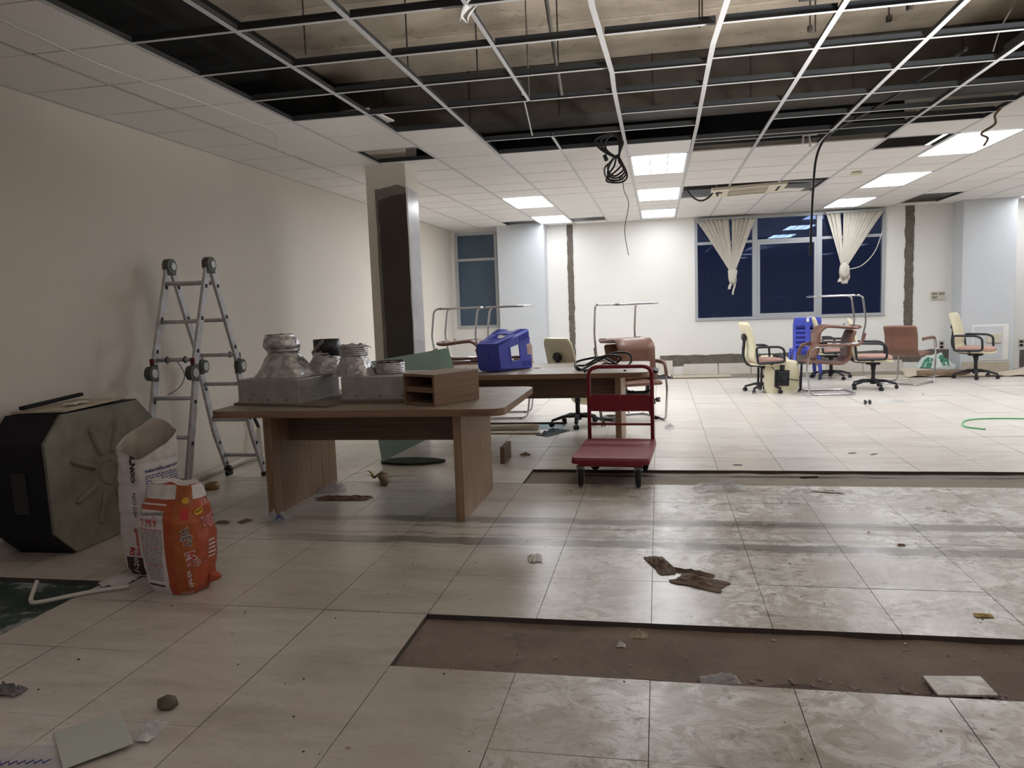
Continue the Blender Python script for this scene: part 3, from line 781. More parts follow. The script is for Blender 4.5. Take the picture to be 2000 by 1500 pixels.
single('grey_sheet', MB().mbox((-.18, -.26, 0), (.18, .30, .012), bev=.002), 'cardg', 'thin dusty grey sheet lying on top of the old air conditioner body', 'sheet', loc=(-3.63, 4.13, .846), rot=(R(1), R(-1), R(2)))
single('black_bar', MB().mbox((-.02, -.27, 0), (.02, .25, .022), bev=.006), 'acblack', 'narrow black foam bar lying on the grey sheet on the old air conditioner', 'bar', loc=(-3.72, 4.12, .875), rot=(R(2.5), 0, R(3)))
single('crumpled_paper', MB().grid(lambda a, b: Vector(((a - .5) * .07, (b - .5) * .16, .012 + .01 * nz(a * 5, b * 6))), 8, 12, .002), 'paper', 'small crumpled white paper scrap on the grey sheet', 'paper', loc=(-3.55, 4.10, .862))

# ladder
L = thing('folding_ladder', 'aluminium multi-fold ladder standing open in an A shape by the left wall', 'ladder')
dx = .335
def rail(a, b, lbl=None):
    mb = MB(); a = Vector(a); b = Vector(b); d = b - a
    q = d.to_track_quat('Z', 'Y').to_matrix()
    # keep the wide side across the room-length axis
    z = d.normalized(); x = Vector((1, 0, 0)); y = z.cross(x).normalized(); x = y.cross(z)
    m = Matrix((x, y, z)).transposed()
    mb.box((a + b) / 2, (.026, .062, d.length), rot=m, bev=.004)
    o = part('rail', mb, 'laddalu', L)
    n = 3 if d.length > .6 else 2
    for k in range(n):
        p = a + d * ((k + .55) / n)
        for s in (1,): part('rivet_cap', MB().box(p + x * .014 * s, (.006, .024, .028), rot=m, bev=.002), 'rivet', o)
    return o
XA, XB = -3.69, -3.355
TZ = 1.765
front = []; rear = []
for x in (XA, XB):
    T = Vector((x, 5.35, TZ)); Fm = Vector((x - .01, 5.08, .965)); Rm = Vector((x + .02, 5.62, .965))
    Ff = Vector((x - .005, 4.84, .03)); Rb = Vector((x + .05, 5.70, .42)); Rf = Vector((x + .055, 5.86, .04))
    rail(T + Vector((0, -.03, -.03)), Fm + Vector((0, .0, .05))); rail(T + Vector((0, .03, -.03)), Rm + Vector((0, 0, .05)))
    rail(Fm - Vector((0, 0, .05)), Ff); rail(Rm - Vector((0, 0, .05)), Rb); rail(Rb, Rf)
    h = part('top_hinge', MB().cyl(T + Vector((-.025, 0, 0)), T + Vector((.025, 0, 0)), .058, n=20).box(T + Vector((0, 0, -.045)), (.04, .11, .05), bev=.008), 'hinge', L)
    part('hinge_disc', MB().cyl(T + Vector((.025, .01, .0)), T + Vector((.032, .01, 0)), .028, n=16), 'laddalu', h)
    for P, s in ((Fm, -1), (Rm, 1)):
        c0 = P + Vector((0, s * .035, 0))
        h = part('middle_hinge', MB().cyl(c0 + Vector((-.024, 0, 0)), c0 + Vector((.024, 0, 0)), .055, n=20).box(P + Vector((0, 0, .0)), (.04, .055, .13), bev=.008), 'hinge', L)
        part('hinge_disc', MB().cyl(c0 + Vector((.024, 0, 0)), c0 + Vector((.032, 0, 0)), .034, n=16), 'laddalu', h)
        part('lock_lever', MB().box(P + Vector((.0, s * .02, .085)), (.03, .02, .05), bev=.004), 'redlock' if s < 0 else 'hinge', h)
    for P in (Ff, Rf): part('rubber_foot', MB().box(P + Vector((0, 0, -.008)), (.034, .085, .044), bev=.008), 'tyre', L)
def rung(y, z, dxx=0): 
    part('rung', MB().tube([(XA + dxx, y, z), (XB + dxx, y, z)], .0155, 10), 'laddalu', L)
for z in (1.63, 1.34, 1.06):
    f_ = (TZ - z) / (TZ - .965); rung(5.32 - .24 * f_, z); rung(5.38 + .24 * f_, z, .015 * f_)
for z in (.78, .5, .2):
    f_ = (.965 - z) / .965; rung(5.08 - .24 * f_, z)
rung(5.64, .82, .03); rung(5.68, .52, .045); rung(5.80, .20, .05)
part('loose_wire', MB().tube(smooth_path([(-3.52, 5.1, 1.05), (-3.46, 5.09, .95), (-3.5, 5.08, .86), (-3.60, 5.07, .80)], 6), .003, 5), 'ink_k', L)
for p in ((-3.6, 5.10, 1.06), (-3.45, 5.10, 1.06), (-3.40, 5.62, 1.06)):
    mb = MB(); mb.tube([Vector(p) + Vector((0, .022 * math.cos(t), .022 * math.sin(t))) for t in [2 * PI * k / 10 for k in range(10)]], .005, 5, closed=True); part('wire_binding', mb, 'ink_k', L)
# pvc pipe in the corner of the wall
single('pvc_pipe', MB().tube(fillet([(-3.80, 5.0, .035), (-3.79, 6.35, .035), (-3.72, 6.55, .035), (-3.74, 6.6, .30)], .05), .030, 12), 'pvcw', 'dusty white plastic pipe along the foot of the left wall, turning up by the ladder', 'pipe')
single('broom_handle', MB().cyl((-3.76, 6.62, .30), (-3.82, 6.5, .62), .016, n=10), 'bp', 'dark stick leaning on the wall behind the ladder', 'stick')
t = thing('tape_roll', 'roll of brown adhesive tape on the floor right of the sacks', 'tape', (-3.52, 5.42, 0))
part('tape_winding', MB().lathe([(.036, 0), (.055, 0), (.055, .05), (.036, .05), (.036, 0)], n=28), 'tape', t)
part('core', MB().lathe([(.034, 0), (.0365, 0), (.0365, .051), (.034, .051), (.034, 0)], n=28), 'card', t)
mb = MB(); mb.lathe([(0, -.0), (.02, .0), (.035, .02), (.02, .05), (0, .055)], n=10, wob=.8)
single('cable_knot', mb, 'ink_k', 'dark lump of wire tied round the rear ladder foot', 'wire', loc=(-3.60, 5.80, .06))

# sacks
class Sack:
    def __init__(s, cx, cy, rz, w, d, h, prof, lean=(0, 0), fold=.012, seed=0, exp=4.0):
        s.c = Vector((cx, cy, 0)); s.rz = rz; s.w = w; s.d = d; s.h = h; s.prof = prof; s.lean = lean; s.fold = fold; s.seed = seed
        N = 400; pts = []
        for i in range(N):
            a = 2 * PI * i / N - PI * .75    # start at the front left corner
            c, q = math.cos(a), math.sin(a)
            r = (abs(c) ** exp + abs(q) ** exp) ** (-1 / exp)
            pts.append((r * c * w / 2, r * q * d / 2))
        s.pts = pts; s.acc = [0]
        for i in range(N): 
            a, b = pts[i], pts[(i + 1) % N]; s.acc.append(s.acc[-1] + math.hypot(b[0] - a[0], b[1] - a[1]))
        s.per = s.acc[-1]
    def sec(s, t):
        t = t % s.per; lo, hi = 0, len(s.acc) - 1
        while hi - lo > 1:
            m = (lo + hi) // 2
            if s.acc[m] <= t: lo = m
            else: hi = m
        k = (t - s.acc[lo]) / (s.acc[hi] - s.acc[lo]); a = s.pts[lo]; b = s.pts[hi % len(s.pts)]
        return a[0] + (b[0] - a[0]) * k, a[1] + (b[1] - a[1]) * k
    def P(s, t, z, off=0):
        x, y = s.sec(t); f = z / s.h
        kx, ky = s.prof(f)
        x *= kx; y *= ky
        l = math.hypot(x, y) + 1e-6; nx, ny = x / l, y / l
        wr = s.fold * (nz(x * 9 + s.seed, y * 9, z * 7) + .6 * nz(x * 20, y * 20 + s.seed, z * 16) + .35 * nz(x * 5, s.seed, z * 45)) * (.35 + .9 * f)
        x += nx * (wr + off); y += ny * (wr + off)
        x += s.lean[0] * f * f; y += s.lean[1] * f * f
        c, q = math.cos(s.rz), math.sin(s.rz)
        return s.c + Vector((c * x - q * y, q * x + c * y, z))
    def patchmesh(s, s0, s1, z0, z1, off=.0012, nu=None, nv=None, edge=0):
        nu = nu or max(2, int((s1 - s0) / .008)); nv = nv or max(2, int((z1 - z0) / .008))
        mb = MB()
        def fn(u, v):
            z = z0 + (z1 - z0) * v
            a = s0 + (edge * nz(z * 9, 3) if edge else 0)
            return s.P(a + (s1 - a) * u, z, off)
        return mb.grid(fn, nu, nv)
    def text(s, txt, t0, z0, size, rot, parent, mat, off=.0022, bold=0, name='printed_text', squash=1):
        me = text_mesh(txt, size, bold)
        bm = bmesh.new(); bm.from_mesh(me)
        bmesh.ops.dissolve_limit(bm, angle_limit=.01, verts=bm.verts, edges=bm.edges)
        for ax in (0, 1):
            lo = min(v.co[ax] for v in bm.verts); hi = max(v.co[ax] for v in bm.verts); k = lo + .007
            while k < hi:
                n_ = [0, 0, 0]; n_[ax] = 1; p_ = [0, 0, 0]; p_[ax] = k
                bmesh.ops.bisect_plane(bm, geom=list(bm.verts) + list(bm.edges) + list(bm.faces), plane_co=p_, plane_no=n_); k += .007
        bmesh.ops.triangulate(bm, faces=bm.faces)
        c, q = math.cos(rot), math.sin(rot)
        for v in bm.verts:
            a, b = v.co.x * squash, v.co.y
            v.co = s.P(t0 + c * a - q * b, z0 + q * a + c * b, off)
        bm.to_mesh(me); bm.free(); me.materials.append(M[mat]); me.name = name
        return link(name, me, parent)

def prof_w(f):
    k = .93 + .12 * math.sin(PI * min(1, f * 1.15) ** .8)
    if f > .78: k *= 1 + .20 * (f - .78) / .22
    if f < .06: k *= .82 + 3 * f
    return k, k
SW = Sack(-2.745, 3.64, R(-14), .205, .28, .80, prof_w, (.02, .0), .016, 3)
sw = thing('woven_sack', 'open white woven sack with black and blue print standing behind the orange bag', 'sack')
def top_cut(t): # height of the open rim around the perimeter
    return .73 - .075 * math.cos(2 * PI * (t - .17) / SW.per) + .03 * nz(t * 9, 4)
mb = MB(); mb.grid(lambda a, b: SW.P(a * SW.per, .004 + b * (top_cut(a * SW.per) - .004)), 90, 70, closed_u=True)
part('sack_body', mb, 'sackw', sw)
mb = MB(); mb.grid(lambda a, b: SW.P(a * SW.per, top_cut(a * SW.per) - .004 - b * .30 , -.006 - .03 * b), 60, 14, closed_u=True); part('inner_lining', mb, 'inside', sw)
mb = MB(); mb.grid(lambda a, b: SW.P(a * SW.per, .50, -.02).lerp(SW.c + Vector((0, 0, .47 + .01 * nz(a * 9))), b), 40, 6, closed_u=True); part('powder_fill', mb, 'sackw', sw)
# side faces start at the front left corner: 0.. .30 is the front, then the right side
F0 = 0.0
side0 = SW.per - .20     # left narrow side ends at per (front left corner)
part('blue_band', SW.patchmesh(.175, .44, .012, .105), 'ink_navy', sw)
part('brown_band', SW.patchmesh(.05, .175, .012, .115), 'ink_br', sw)
SW.text('F-20', .125, .02, .05, R(80), sw, 'sackw', bold=.001)
SW.text('09-', .195, .05, .055, R(5), sw, 'sackw', bold=.001)
SW.text('CON\u00ba9', .150, .52, .045, R(90), sw, 'ink_k', bold=.0025)
SW.text('HEO CON', .155, .335, .029, R(90), sw, 'ink_k')
SW.text('Bio-zeem\u00ae', .155, .125, .034, R(90), sw, 'ink_r', bold=.0006)
SW.text('Dg', .115, .125, .04, R(90), sw, 'ink_r', bold=.002)
SW.text('TH\u00c0NH PH\u1ea6N DINH D\u01af\u1ee0NG', .20, .565, .020, R(2), sw, 'ink_b', bold=.0008, squash=.9)
for k in range(34):
    z = .545 - k * .0128
    mb = MB(); rnd = random.Random(k); a = .205
    while a < .42:
        w = rnd.uniform(.012, .035); b = min(a + w, .43)
        mb.grid(lambda p, q, a=a, b=b: SW.P(a + (b - a) * p, z + .006 * q, .0015), 3, 1); a = b + .005
    part('print_line', mb, 'ink_b', sw)
mb = MB(); mb.grid(lambda a, b: Vector((-2.90 + .16 * a, 3.36 + .16 * b + .03 * nz(a * 4), .008 + .025 * math.sin(PI * a) * math.sin(PI * b) + .012 * nz(a * 7, b * 7))), 12, 12)
part('loose_corner', mb, 'sackw', sw)

def prof_o(f):
    k = .90 + .16 * math.sin(PI * min(1, (f * .95 + .03)))
    if f < .08: k *= .86 + 1.75 * f
    return k * (1 - .12 * max(0, f - .8) / .2), k * (1 - .55 * max(0, f - .72) / .28)
SO = Sack(-2.42, 3.40, R(-10), .335, .245, .545, prof_o, (-.03, .03), .016, 11, 3.2)
so = thing('paint_filler_bag', 'crumpled orange and white plastic bag with red lettering in front of the white sack', 'bag')
mb = MB(); mb.grid(lambda a, b: SO.P(a * SO.per, .003 + b * (SO.h - .003 + .02 * nz(a * 9, 2))), 110, 60, closed_u=True)
def cap(so_, z, n=60): pass
part('bag_body', mb, 'sacko', so)
mb = MB(); mb.grid(lambda a, b: SO.P(a * SO.per, SO.h + .02 * nz(a * 9, 2), -.0).lerp(SO.P(.0, SO.h * .98, 0).lerp(SO.P(SO.per / 2, SO.h * .98, 0), .5) + Vector((0, 0, .012)), b), 60, 6, closed_u=True); part('bag_top', mb, 'sackw', so)
WF = .235        # width of the front white panel along the perimeter
part('white_panel', SO.patchmesh(-.12, .175, .0, .455, .0012, edge=.0), 'sackw', so)
part('white_strip', SO.patchmesh(-.25, SO.per - .26, .475, .54, .0012), 'sackw', so)
part('orange_stripe', SO.patchmesh(-.02, .18, .425, .448, .0022), 'sacko', so)
part('brown_stripe', SO.patchmesh(.03, .15, .045, .056, .0022), 'ink_br', so)
part('band', SO.patchmesh(.225, .325, .02, .54, .0015), 'sackband', so)
SO.text('Y\u00caN D\u00d9NG CHO S\u01a0N N\u01af\u1edaC', .02, .395, .0195, R(5), so, 'ink_k', off=.004, bold=.0004, squash=.62)
SO.text('T M\u1ef8', .022, .345, .052, R(3), so, 'ink_r', off=.009, bold=.0005, squash=1.0)
for k in range(27):
    z = .330 - k * .0098; rnd = random.Random(k + 90); mb = MB(); a = .008 + .0015 * k * (k > 3); e_ = .165 - (.0008 * k)
    while a < e_:
        w = rnd.uniform(.01, .04); b = min(a + w, e_ + .003)
        mb.grid(lambda p, q, a=a, b=b: SO.P(a + (b - a) * p, z + .0045 * q, .0023), 3, 1); a = b + .004
    part('print_line', mb, 'ink_g' if k % 9 else 'ink_r', so)
SO.text('VI\u1ec6T', .262, .345, .046, R(-82), so, 'sackw', off=.003, bold=.003)
SO.text('VI\u1ec6T', .262, .345, .046, R(-82), so, 'ink_br', off=.0042, bold=.0005)
SO.text('M\u1ef8', .275, .225, .058, R(-80), so, 'sackw', off=.003, bold=.0045)
SO.text('M\u1ef8', .275, .225, .058, R(-80), so, 'ink_r', off=.0062, bold=.0005)
part('text_box', SO.patchmesh(.268, .305, .035, .135, .0028), 'sacko', so)
SO.text('N\u1ed8I TH\u1ea4T', .278, .13, .022, R(-84), so, 'sackw', off=.0038, bold=.001, squash=.85)
part('flag_mark', SO.patchmesh(.262, .30, .385, .435, .003), 'ink_r', so)
part('emblem', MB().grid(lambda a, b: SO.P(.285 + .02 * b * math.cos(2 * PI * a), .472 + .015 * b * math.sin(2 * PI * a), .0035), 20, 3, closed_u=True), 'ink_y', so)
part('emblem', MB().grid(lambda a, b: SO.P(.355 + .028 * b * math.cos(2 * PI * a), .415 + .018 * b * math.sin(2 * PI * a), .0035), 24, 3, closed_u=True), 'ink_y', so)
part('emblem_figure', MB().grid(lambda a, b: SO.P(.337 + .036 * a, .407 + .014 * a + .006 * b, .0046), 6, 1), 'ink_k', so)
SO.text('VI\u1ec6T M\u1ef8', .372, .335, .060, R(-4), so, 'sackw', off=.003, bold=.004)
SO.text('VI\u1ec6T M\u1ef8', .372, .335, .060, R(-4), so, 'ink_r', off=.0042, bold=.001)
SO.text('K', .40, .445, .03, R(0), so, 'sackw', off=.003, bold=.001)
for k in range(5): part('print_line', SO.patchmesh(.395, .44, .25 - .02 * k, .258 - .02 * k, .003), 'sackw', so)
mb = MB(); mb.grid(lambda a, b: SO.P(.40 + .05 * a, .03 + .06 * b, .004 + .05 * math.sin(PI * a) * math.sin(PI * b)), 8, 8); part('torn_flap', mb, 'sacko', so)
mb = MB(); mb.grid(lambda a, b: SO.P(.24 + .07 * a, .0 + .03 * b, .006 + .02 * math.sin(PI * a)), 8, 4); part('torn_flap', mb, 'clear', so)
mb = MB(); mb.tube(smooth_path([(-2.68, 3.34, .02), (-2.85, 3.26, .012), (-3.0, 3.12, .012), (-3.06, 3.12, .012), (-3.14, 3.22, .02), (-3.17, 3.28, .05)], 8), .011, 8)
single('white_cable', mb, 'wcable', 'white cable snaking from under the sacks over the green glue patch', 'cable')

# ================================================================ TABLES
def table(name, label, x0, x1, y0, y1, H, legs, mody, rot=0, mats=None):
    cx, cy = (x0 + x1) / 2, (y0 + y1) / 2
    t = thing(name, label, 'table', (cx, cy, 0), (0, 0, rot))
    w, d = x1 - x0, y1 - y0
    poly = []
    for (sx, sy) in ((1, 1), (-1, 1), (-1, -1), (1, -1)):
        px, py = sx * w / 2, sy * d / 2; r = .09
        base = {(1, 1): 0, (-1, 1): 90, (-1, -1): 180, (1, -1): 270}[(sx, sy)]
        for k in range(6):
            a = R(base + 90 * k / 5); poly.append((px - sx * r + r * math.cos(a), py - sy * r + r * math.sin(a)))
    mb = MB(); mb.prism(poly, .045, Matrix.Translation((0, 0, H - .045)))
    for f in mb.b.faces:
        if f.normal.z > .9 or f.calc_center_median().z > H - .001: f.material_index = 1
    part('table_top', mb, ['woodx', 'top'], t)
    for (lx0, lx1, ly0, ly1) in legs:
        part('leg_panel', MB().mbox((lx0 - cx, ly0 - cy, 0), (lx1 - cx, ly1 - cy, H - .0455), bev=.002), 'woodz', t)
    a, b = legs[0][1], legs[1][0]
    part('modesty_panel', MB().mbox((a - cx, mody - cy, H - .27), (b - cx, mody + .028 - cy, H - .0455), bev=.002), 'wooddark', t)
    return t
T1 = table('meeting_table', 'walnut laminate table in front, loaded with metal duct boxes and foil cones', -2.93, -.94, 4.52, 5.75, .75,
           [(-2.64, -2.585, 4.70, 5.72), (-1.30, -1.245, 4.66, 5.52)], 4.95)
T2 = table('meeting_table', 'walnut laminate table behind the front one, with the blue stool and cable coil on it', -2.15, -.09, 6.72, 7.95, .75,
           [(-1.95, -1.895, 7.0, 7.85), (-.40, -.345, 6.98, 7.88)], 7.12, R(0))
part('cable_hole', MB().lathe([(.0, 0), (.035, 0), (.035, .003), (0, .003)], n=20), 'ink_k', T2, loc=(-.05, .0, .75))
part('top_joint', MB().mbox((-1.0, .12, .7495), (1.0, .126, .7512)), 'ink_k', T2)
# board and zinc boxes
single('grey_board', MB().mbox((-.50, -.28, 0), (.30, .28, .012), bev=.001), 'board', 'flat grey brown board under the left duct box on the front table', 'board', loc=(-2.38, 5.00, .751), rot=(0, 0, R(-14)))
single('grey_board', MB().mbox((-.36, -.26, 0), (.36, .26, .018), bev=.001), 'board', 'flat board under the right duct box on the front table', 'board', loc=(-1.80, 5.10, .751))
def zbox(w, d, h, loc, rz, label):
    t = thing('duct_box', label, 'metal box', loc, (0, 0, rz), 'shallow galvanised duct boxes on the front table')
    part('box_shell', MB().mbox((-w / 2, -d / 2, 0), (w / 2, d / 2, h), bev=.006, seg=2), 'zinc', t)
    part('base_flange', MB().mbox((-w / 2 - .006, -d / 2 - .006, 0), (w / 2 + .006, d / 2 + .006, .012)), 'zinc', t)
    for k in range(3): part('rivet', MB().cyl((-w * .3 + k * w * .3, -d / 2, .025), (-w * .3 + k * w * .3, -d / 2 - .003, .025), .005, n=8), 'rivet', t)
    return t
zbox(.50, .50, .165, (-2.60, 5.045, .764), R(-9), 'shallow dusty galvanised box at the left end of the front table')
zbox(.56, .46, .155, (-1.87, 5.14, .77), R(-1), 'shallow dusty galvanised box behind the small wooden units on the front table')
def reducer(w, d, rt_, h, neck, off=(0, 0), seed=0, top=0):
    """square base morphing to round neck"""
    def fn(u, v):
        a = 2 * PI * u; c, s_ = math.cos(a), math.sin(a)
        if v < neck:
            e = (v / neck) ** .8; r4 = (abs(c) ** 6 + abs(s_) ** 6) ** (-1 / 6)
            x = (r4 * c * w / 2) * (1 - e) + rt_ * c * e; y = (r4 * s_ * d / 2) * (1 - e) + rt_ * s_ * e
        else:
            e = (v - neck) / (1 - neck); b = rt_ * (1 + top * math.sin(PI * min(1, e * 1.1) ** .7)); x = b * c; y = b * s_
        k = 1 + .05 * nz(c * 2 + seed, s_ * 2, v * 6) + .035 * nz(c * 6, s_ * 6 + seed, v * 14)
        f = v ** 1.2
        return Vector((x * k + off[0] * f, y * k + off[1] * f, h * v + .01 * nz(c * 3, s_ * 3, seed) * v))
    return MB().grid(fn, 56, 30, closed_u=True)
def cone(label, loc, rz, *a, grp='foil wrapped duct cones on the duct boxes', wrap=True, dark=True, **k):
    t = thing('duct_cone', label, 'duct', loc, (0, 0, rz), grp)
    part('foil_skin', reducer(*a, **k), 'foil', t)
    return t
c1 = cone('tallest foil wrapped duct cone with a bulging crumpled mouth, at the left of the table', (-2.60, 5.02, .932), R(-9), .40, .34, .098, .295, .62, (-.045, .0), 1, .32)
part('cone_mouth', MB().lathe([(.0, -.03), (.085, -.02), (.094, .004)], (-.045, 0, .293), 20, .05), 'ink_br', c1)
part('foil_tape', MB().tube([(-.02 + .105 * math.cos(2 * PI * k / 20), .105 * math.sin(2 * PI * k / 20), .185) for k in range(20)], .012, 6, closed=True), 'foil', c1)
c2 = thing('duct_cone', 'foil duct cone holding the black pipe ring, between the other two cones', 'duct', (-2.40, 5.22, .932), (0, 0, R(8)), 'foil wrapped duct cones on the duct boxes')
part('foil_skin', reducer(.30, .28, .092, .17, .8, (.02, 0), 5, .05), 'foil', c2)
part('pipe_collar', MB().lathe([(.080, .12), (.094, .12), (.096, .245), (.084, .245), (.080, .14)], (.02, 0, 0), 32), 'pvc', c2, 'smooth black collar pipe')
part('foil_tape', MB().grid(lambda a, b: Vector((-.06 + .09 * a, -.095 - .02 * b, .13 + .10 * a + .03 * b + .01 * nz(a * 5, b * 4))), 8, 4, .002), 'foil', c2)
c3 = cone('foil duct cone with a torn taped collar, right of the black pipe', (-2.10, 5.06, .926), R(-4), .29, .25, .090, .215, .62, (-.01, .0), 9, .04)
mb = MB()
for k in range(5): mb.tube([(-.01 + (.094 + .004 * nz(k, j)) * math.cos(2 * PI * j / 24), (.094 + .004 * nz(k, j)) * math.sin(2 * PI * j / 24), .145 + .014 * k + .004 * nz(j * .7, k)) for j in range(24)], .0085, 6, closed=True)
part('foil_tape', mb, 'foil', c3); part('cone_mouth', MB().lathe([(0, -.01), (.086, .0)], (-.01, 0, .205), 20), 'ink_br', c3)
part('torn_strip', MB().grid(lambda a, b: Vector((.05 + .09 * a, -.02 + .02 * b, .212 - .02 * a * a + .004 * nz(a * 8))), 6, 2, .002), 'foil', c3)
c4 = thing('foil_ring', 'low ragged ring of foil tape on the right duct box', 'duct', (-1.88, 5.16, .926), (0, 0, 0))
mb = MB()
for k in range(6): mb.tube([((.098 + .006 * nz(k * 3, j * .9)) * math.cos(2 * PI * j / 26), (.098 + .006 * nz(k * 3, j * .9)) * math.sin(2 * PI * j / 26), .008 + .0125 * k + .004 * nz(j * .7, k * 2)) for j in range(26)], .009, 6, closed=True)
part('foil_winding', mb, 'foil', c4); part('torn_lip', MB().grid(lambda a, b: Vector(((.10 + .012 * nz(a * 12, 3)) * math.cos(2 * PI * a), (.10 + .012 * nz(a * 12, 3)) * math.sin(2 * PI * a), .075 + (.012 + .014 * nz(a * 16, 1)) * b)), 40, 1, .0015, closed_u=True), 'ink_br', c4)
# small wooden units
def wbox(z, label, seed):
    t = thing('wooden_cubby', label, 'box', (-1.432, 4.905, z), (0, 0, R(-29)), 'small walnut units stacked on the front table')
    w, d, h, k = .29, .42, .1, .016
    part('top_board', MB().mbox((-w / 2, -d / 2, h - k), (w / 2, d / 2, h)), 'woody', t)
    part('bottom_board', MB().mbox((-w / 2, -d / 2, 0), (w / 2, d / 2, k)), 'woody', t)
    for s_ in (-1, 1): part('side_board', MB().mbox((s_ * (w / 2) - (k if s_ > 0 else 0), -d / 2, k), (s_ * (w / 2) + (k if s_ < 0 else 0), d / 2, h - k)), 'woody', t)
    part('back_board', MB().mbox((-w / 2 + k, d / 2 - k, k), (w / 2 - k, d / 2, h - k)), 'wooddark', t)
    return t
wbox(.752, 'lower of two open walnut cubby units on the front table', 1)
wbox(.853, 'upper of two open walnut cubby units on the front table', 2)

# blue stool
def stool(name, label, loc, rotm, group=None):
    t = thing(name, label, 'stool', loc, rotm.to_euler(), group)
    a, b, H = .125, .185, .44
    poly = []
    ch = .03
    for sx, sy in ((1, 1), (-1, 1), (-1, -1), (1, -1)):
        p = [(sx * a, sy * (a - ch)), (sx * (a - ch), sy * a)]
        poly += p if sx * sy > 0 else p[::-1]
    mb = MB(); mb.prism(poly, .012, Matrix.Translation((0, 0, H - .012))); part('seat', mb, 'blue', t)
    part('seat_hole', MB().cyl((0, 0, H + .0005), (0, 0, H + .0015), .009, n=12), 'ink_k', t)
    for k in range(4):
        m = Matrix.Rotation(k * PI / 2, 4, 'Z'); mb = MB()
        def P(u, z):   # u -1..1 across, z height -> point on side
            f = (H - z) / H; hw = (a - ch * .6) + (b - a + .01) * f; y = -(a + (b - a) * f); return m @ Vector((u * hw, y, z))
        def pnl(u0, u1, z0, z1, th=.006, off=0):
            A = [P(u0, z0), P(u1, z0), P(u1, z1), P(u0, z1)]; n = (A[1] - A[0]).cross(A[3] - A[0]).normalized()
            va = [mb.b.verts.new(p + n * (off + th)) for p in A]; vb = [mb.b.verts.new(p + n * off) for p in A]
            mb.b.faces.new(va); mb.b.faces.new(vb[::-1])
            for i in range(4): mb.b.faces.new((va[i], vb[i], vb[(i + 1) % 4], va[(i + 1) % 4]))
        pnl(-1, 1, .29, H - .001); pnl(-1, -.5, .0, .29); pnl(.5, 1, .0, .29); pnl(-.5, .5, .05, .15); pnl(-.5, -.3, 0, .05); pnl(.3, .5, 0, .05); pnl(-.5, .5, .15, .16, .010)
        for q in range(6): pnl(-.42 + .15 * q, -.38 + .15 * q, .31, .41, .003, .006)
        pnl(-.60, -.5, .0, .30, .005, .006); pnl(.5, .60, 0, .30, .005, .006); pnl(-.60, .60, .285, .295, .005, .006)
        part('side_panel', mb, 'blue', t)
        mb = MB()
        for s_ in (-1, 1):
            for q in range(5): mb.cyl(P(s_ * .66, .012 + .030 * q) , P(s_ * .98, .012 + .030 * q), .012, .012, n=8)
        part('foot_ridges', mb, 'blue', t)
    for sx, sy in ((1, 1), (-1, 1), (-1, -1), (1, -1)):
        mb = MB(); mb.tube([(sx * (a - ch * .55), sy * (a - ch * .55), H - .006), (sx * (b - .012), sy * (b - .012), 0)], [.018, .022], 8); part('leg', mb, 'blue', t)
    return t
n_ = Vector((-.40, -.915, .0)).normalized()      # seat normal
xx = Vector((n_.y, -n_.x, 0)).normalized() * -1
rm = Matrix((xx, n_.cross(xx), n_)).transposed()
rm = Matrix.Rotation(R(7.5), 3, xx) @ rm
st = stool('plastic_stool', 'tall blue plastic stool lying on its side on the rear table', (-1.52 , 7.09, .895), rm)
st.location = Vector((-1.575, 7.0, .752 + .137)) - (rm @ Vector((0, 0, .44)))
part('sticker', MB().mbox((-.15, -.05, .10), (-.146, .06, .16)), 'label', st)
# cable coil on table 2
P_ = []
mb = MB()
loop1 = [(-.75, 6.98, .775), (-.70, 6.92, .765), (-.62, 6.98, .80), (-.50, 7.05, .86), (-.40, 7.1, .90), (-.27, 7.1, .89), (-.25, 7.05, .82), (-.32, 7.0, .775), (-.42, 7.05, .82), (-.52, 7.12, .86), (-.64, 7.12, .85), (-.76, 7.1, .82)]
mb.tube(smooth_path(loop1, 8, True), .0105, 8, closed=True)
loop2 = [(-.66, 7.0, .80), (-.55, 7.0, .86), (-.44, 7.02, .885), (-.34, 7.05, .86), (-.40, 7.08, .80), (-.50, 7.15, .80), (-.56, 7.02, .768), (-.68, 6.9, .764), (-.74, 6.95, .80)]
mb.tube(smooth_path(loop2, 8, True), .010, 8, closed=True)
single('cable_coil', mb, 'cable', 'loosely coiled thick black cable on the rear table', 'cable')
for x, y, q in ((-.30, 6.86, 'right'), (-.65, 6.80, 'left')): single('screw', MB().cyl((0, 0, 0), (0, 0, .012), .012, n=10), 'rivet', 'small dark screw cap near the edge of the rear table, the %s one' % q, 'screw', 'screw caps on the rear table', (x, y, .751))

# ================================================================ TROLLEY
tr = thing('platform_trolley', 'red platform trolley with a dusty deck and an upright tube handle', 'trolley', (-.345, 5.98, 0), (0, 0, R(-3.5)))
part('deck', MB().prism(rrect(.575, .82, .045, 5), .022, Matrix.Translation((0, 0, .205))), 'deck', tr)
part('deck_rim', MB().prism(rrect(.58, .825, .045, 5), .026, Matrix.Translation((0, 0, .180))), 'red', tr)
part('deck_ridge', MB().mbox((-.27, .325, .226), (.27, .345, .234), bev=.003), 'deck', tr)
part('underframe', MB().mbox((-.24, -.39, .158), (.24, .33, .180)), 'red', tr)
hx = .262
part('handle', MB().tube(fillet([(-hx, .375, .19), (-hx, .39, .835), (hx, .39, .835), (hx, .375, .19)], .085, 8), .0165, 12), 'red', tr)
part('handle_panel', MB().mbox((-hx, .378, .462), (hx, .388, .602), bev=.002), 'red', tr)
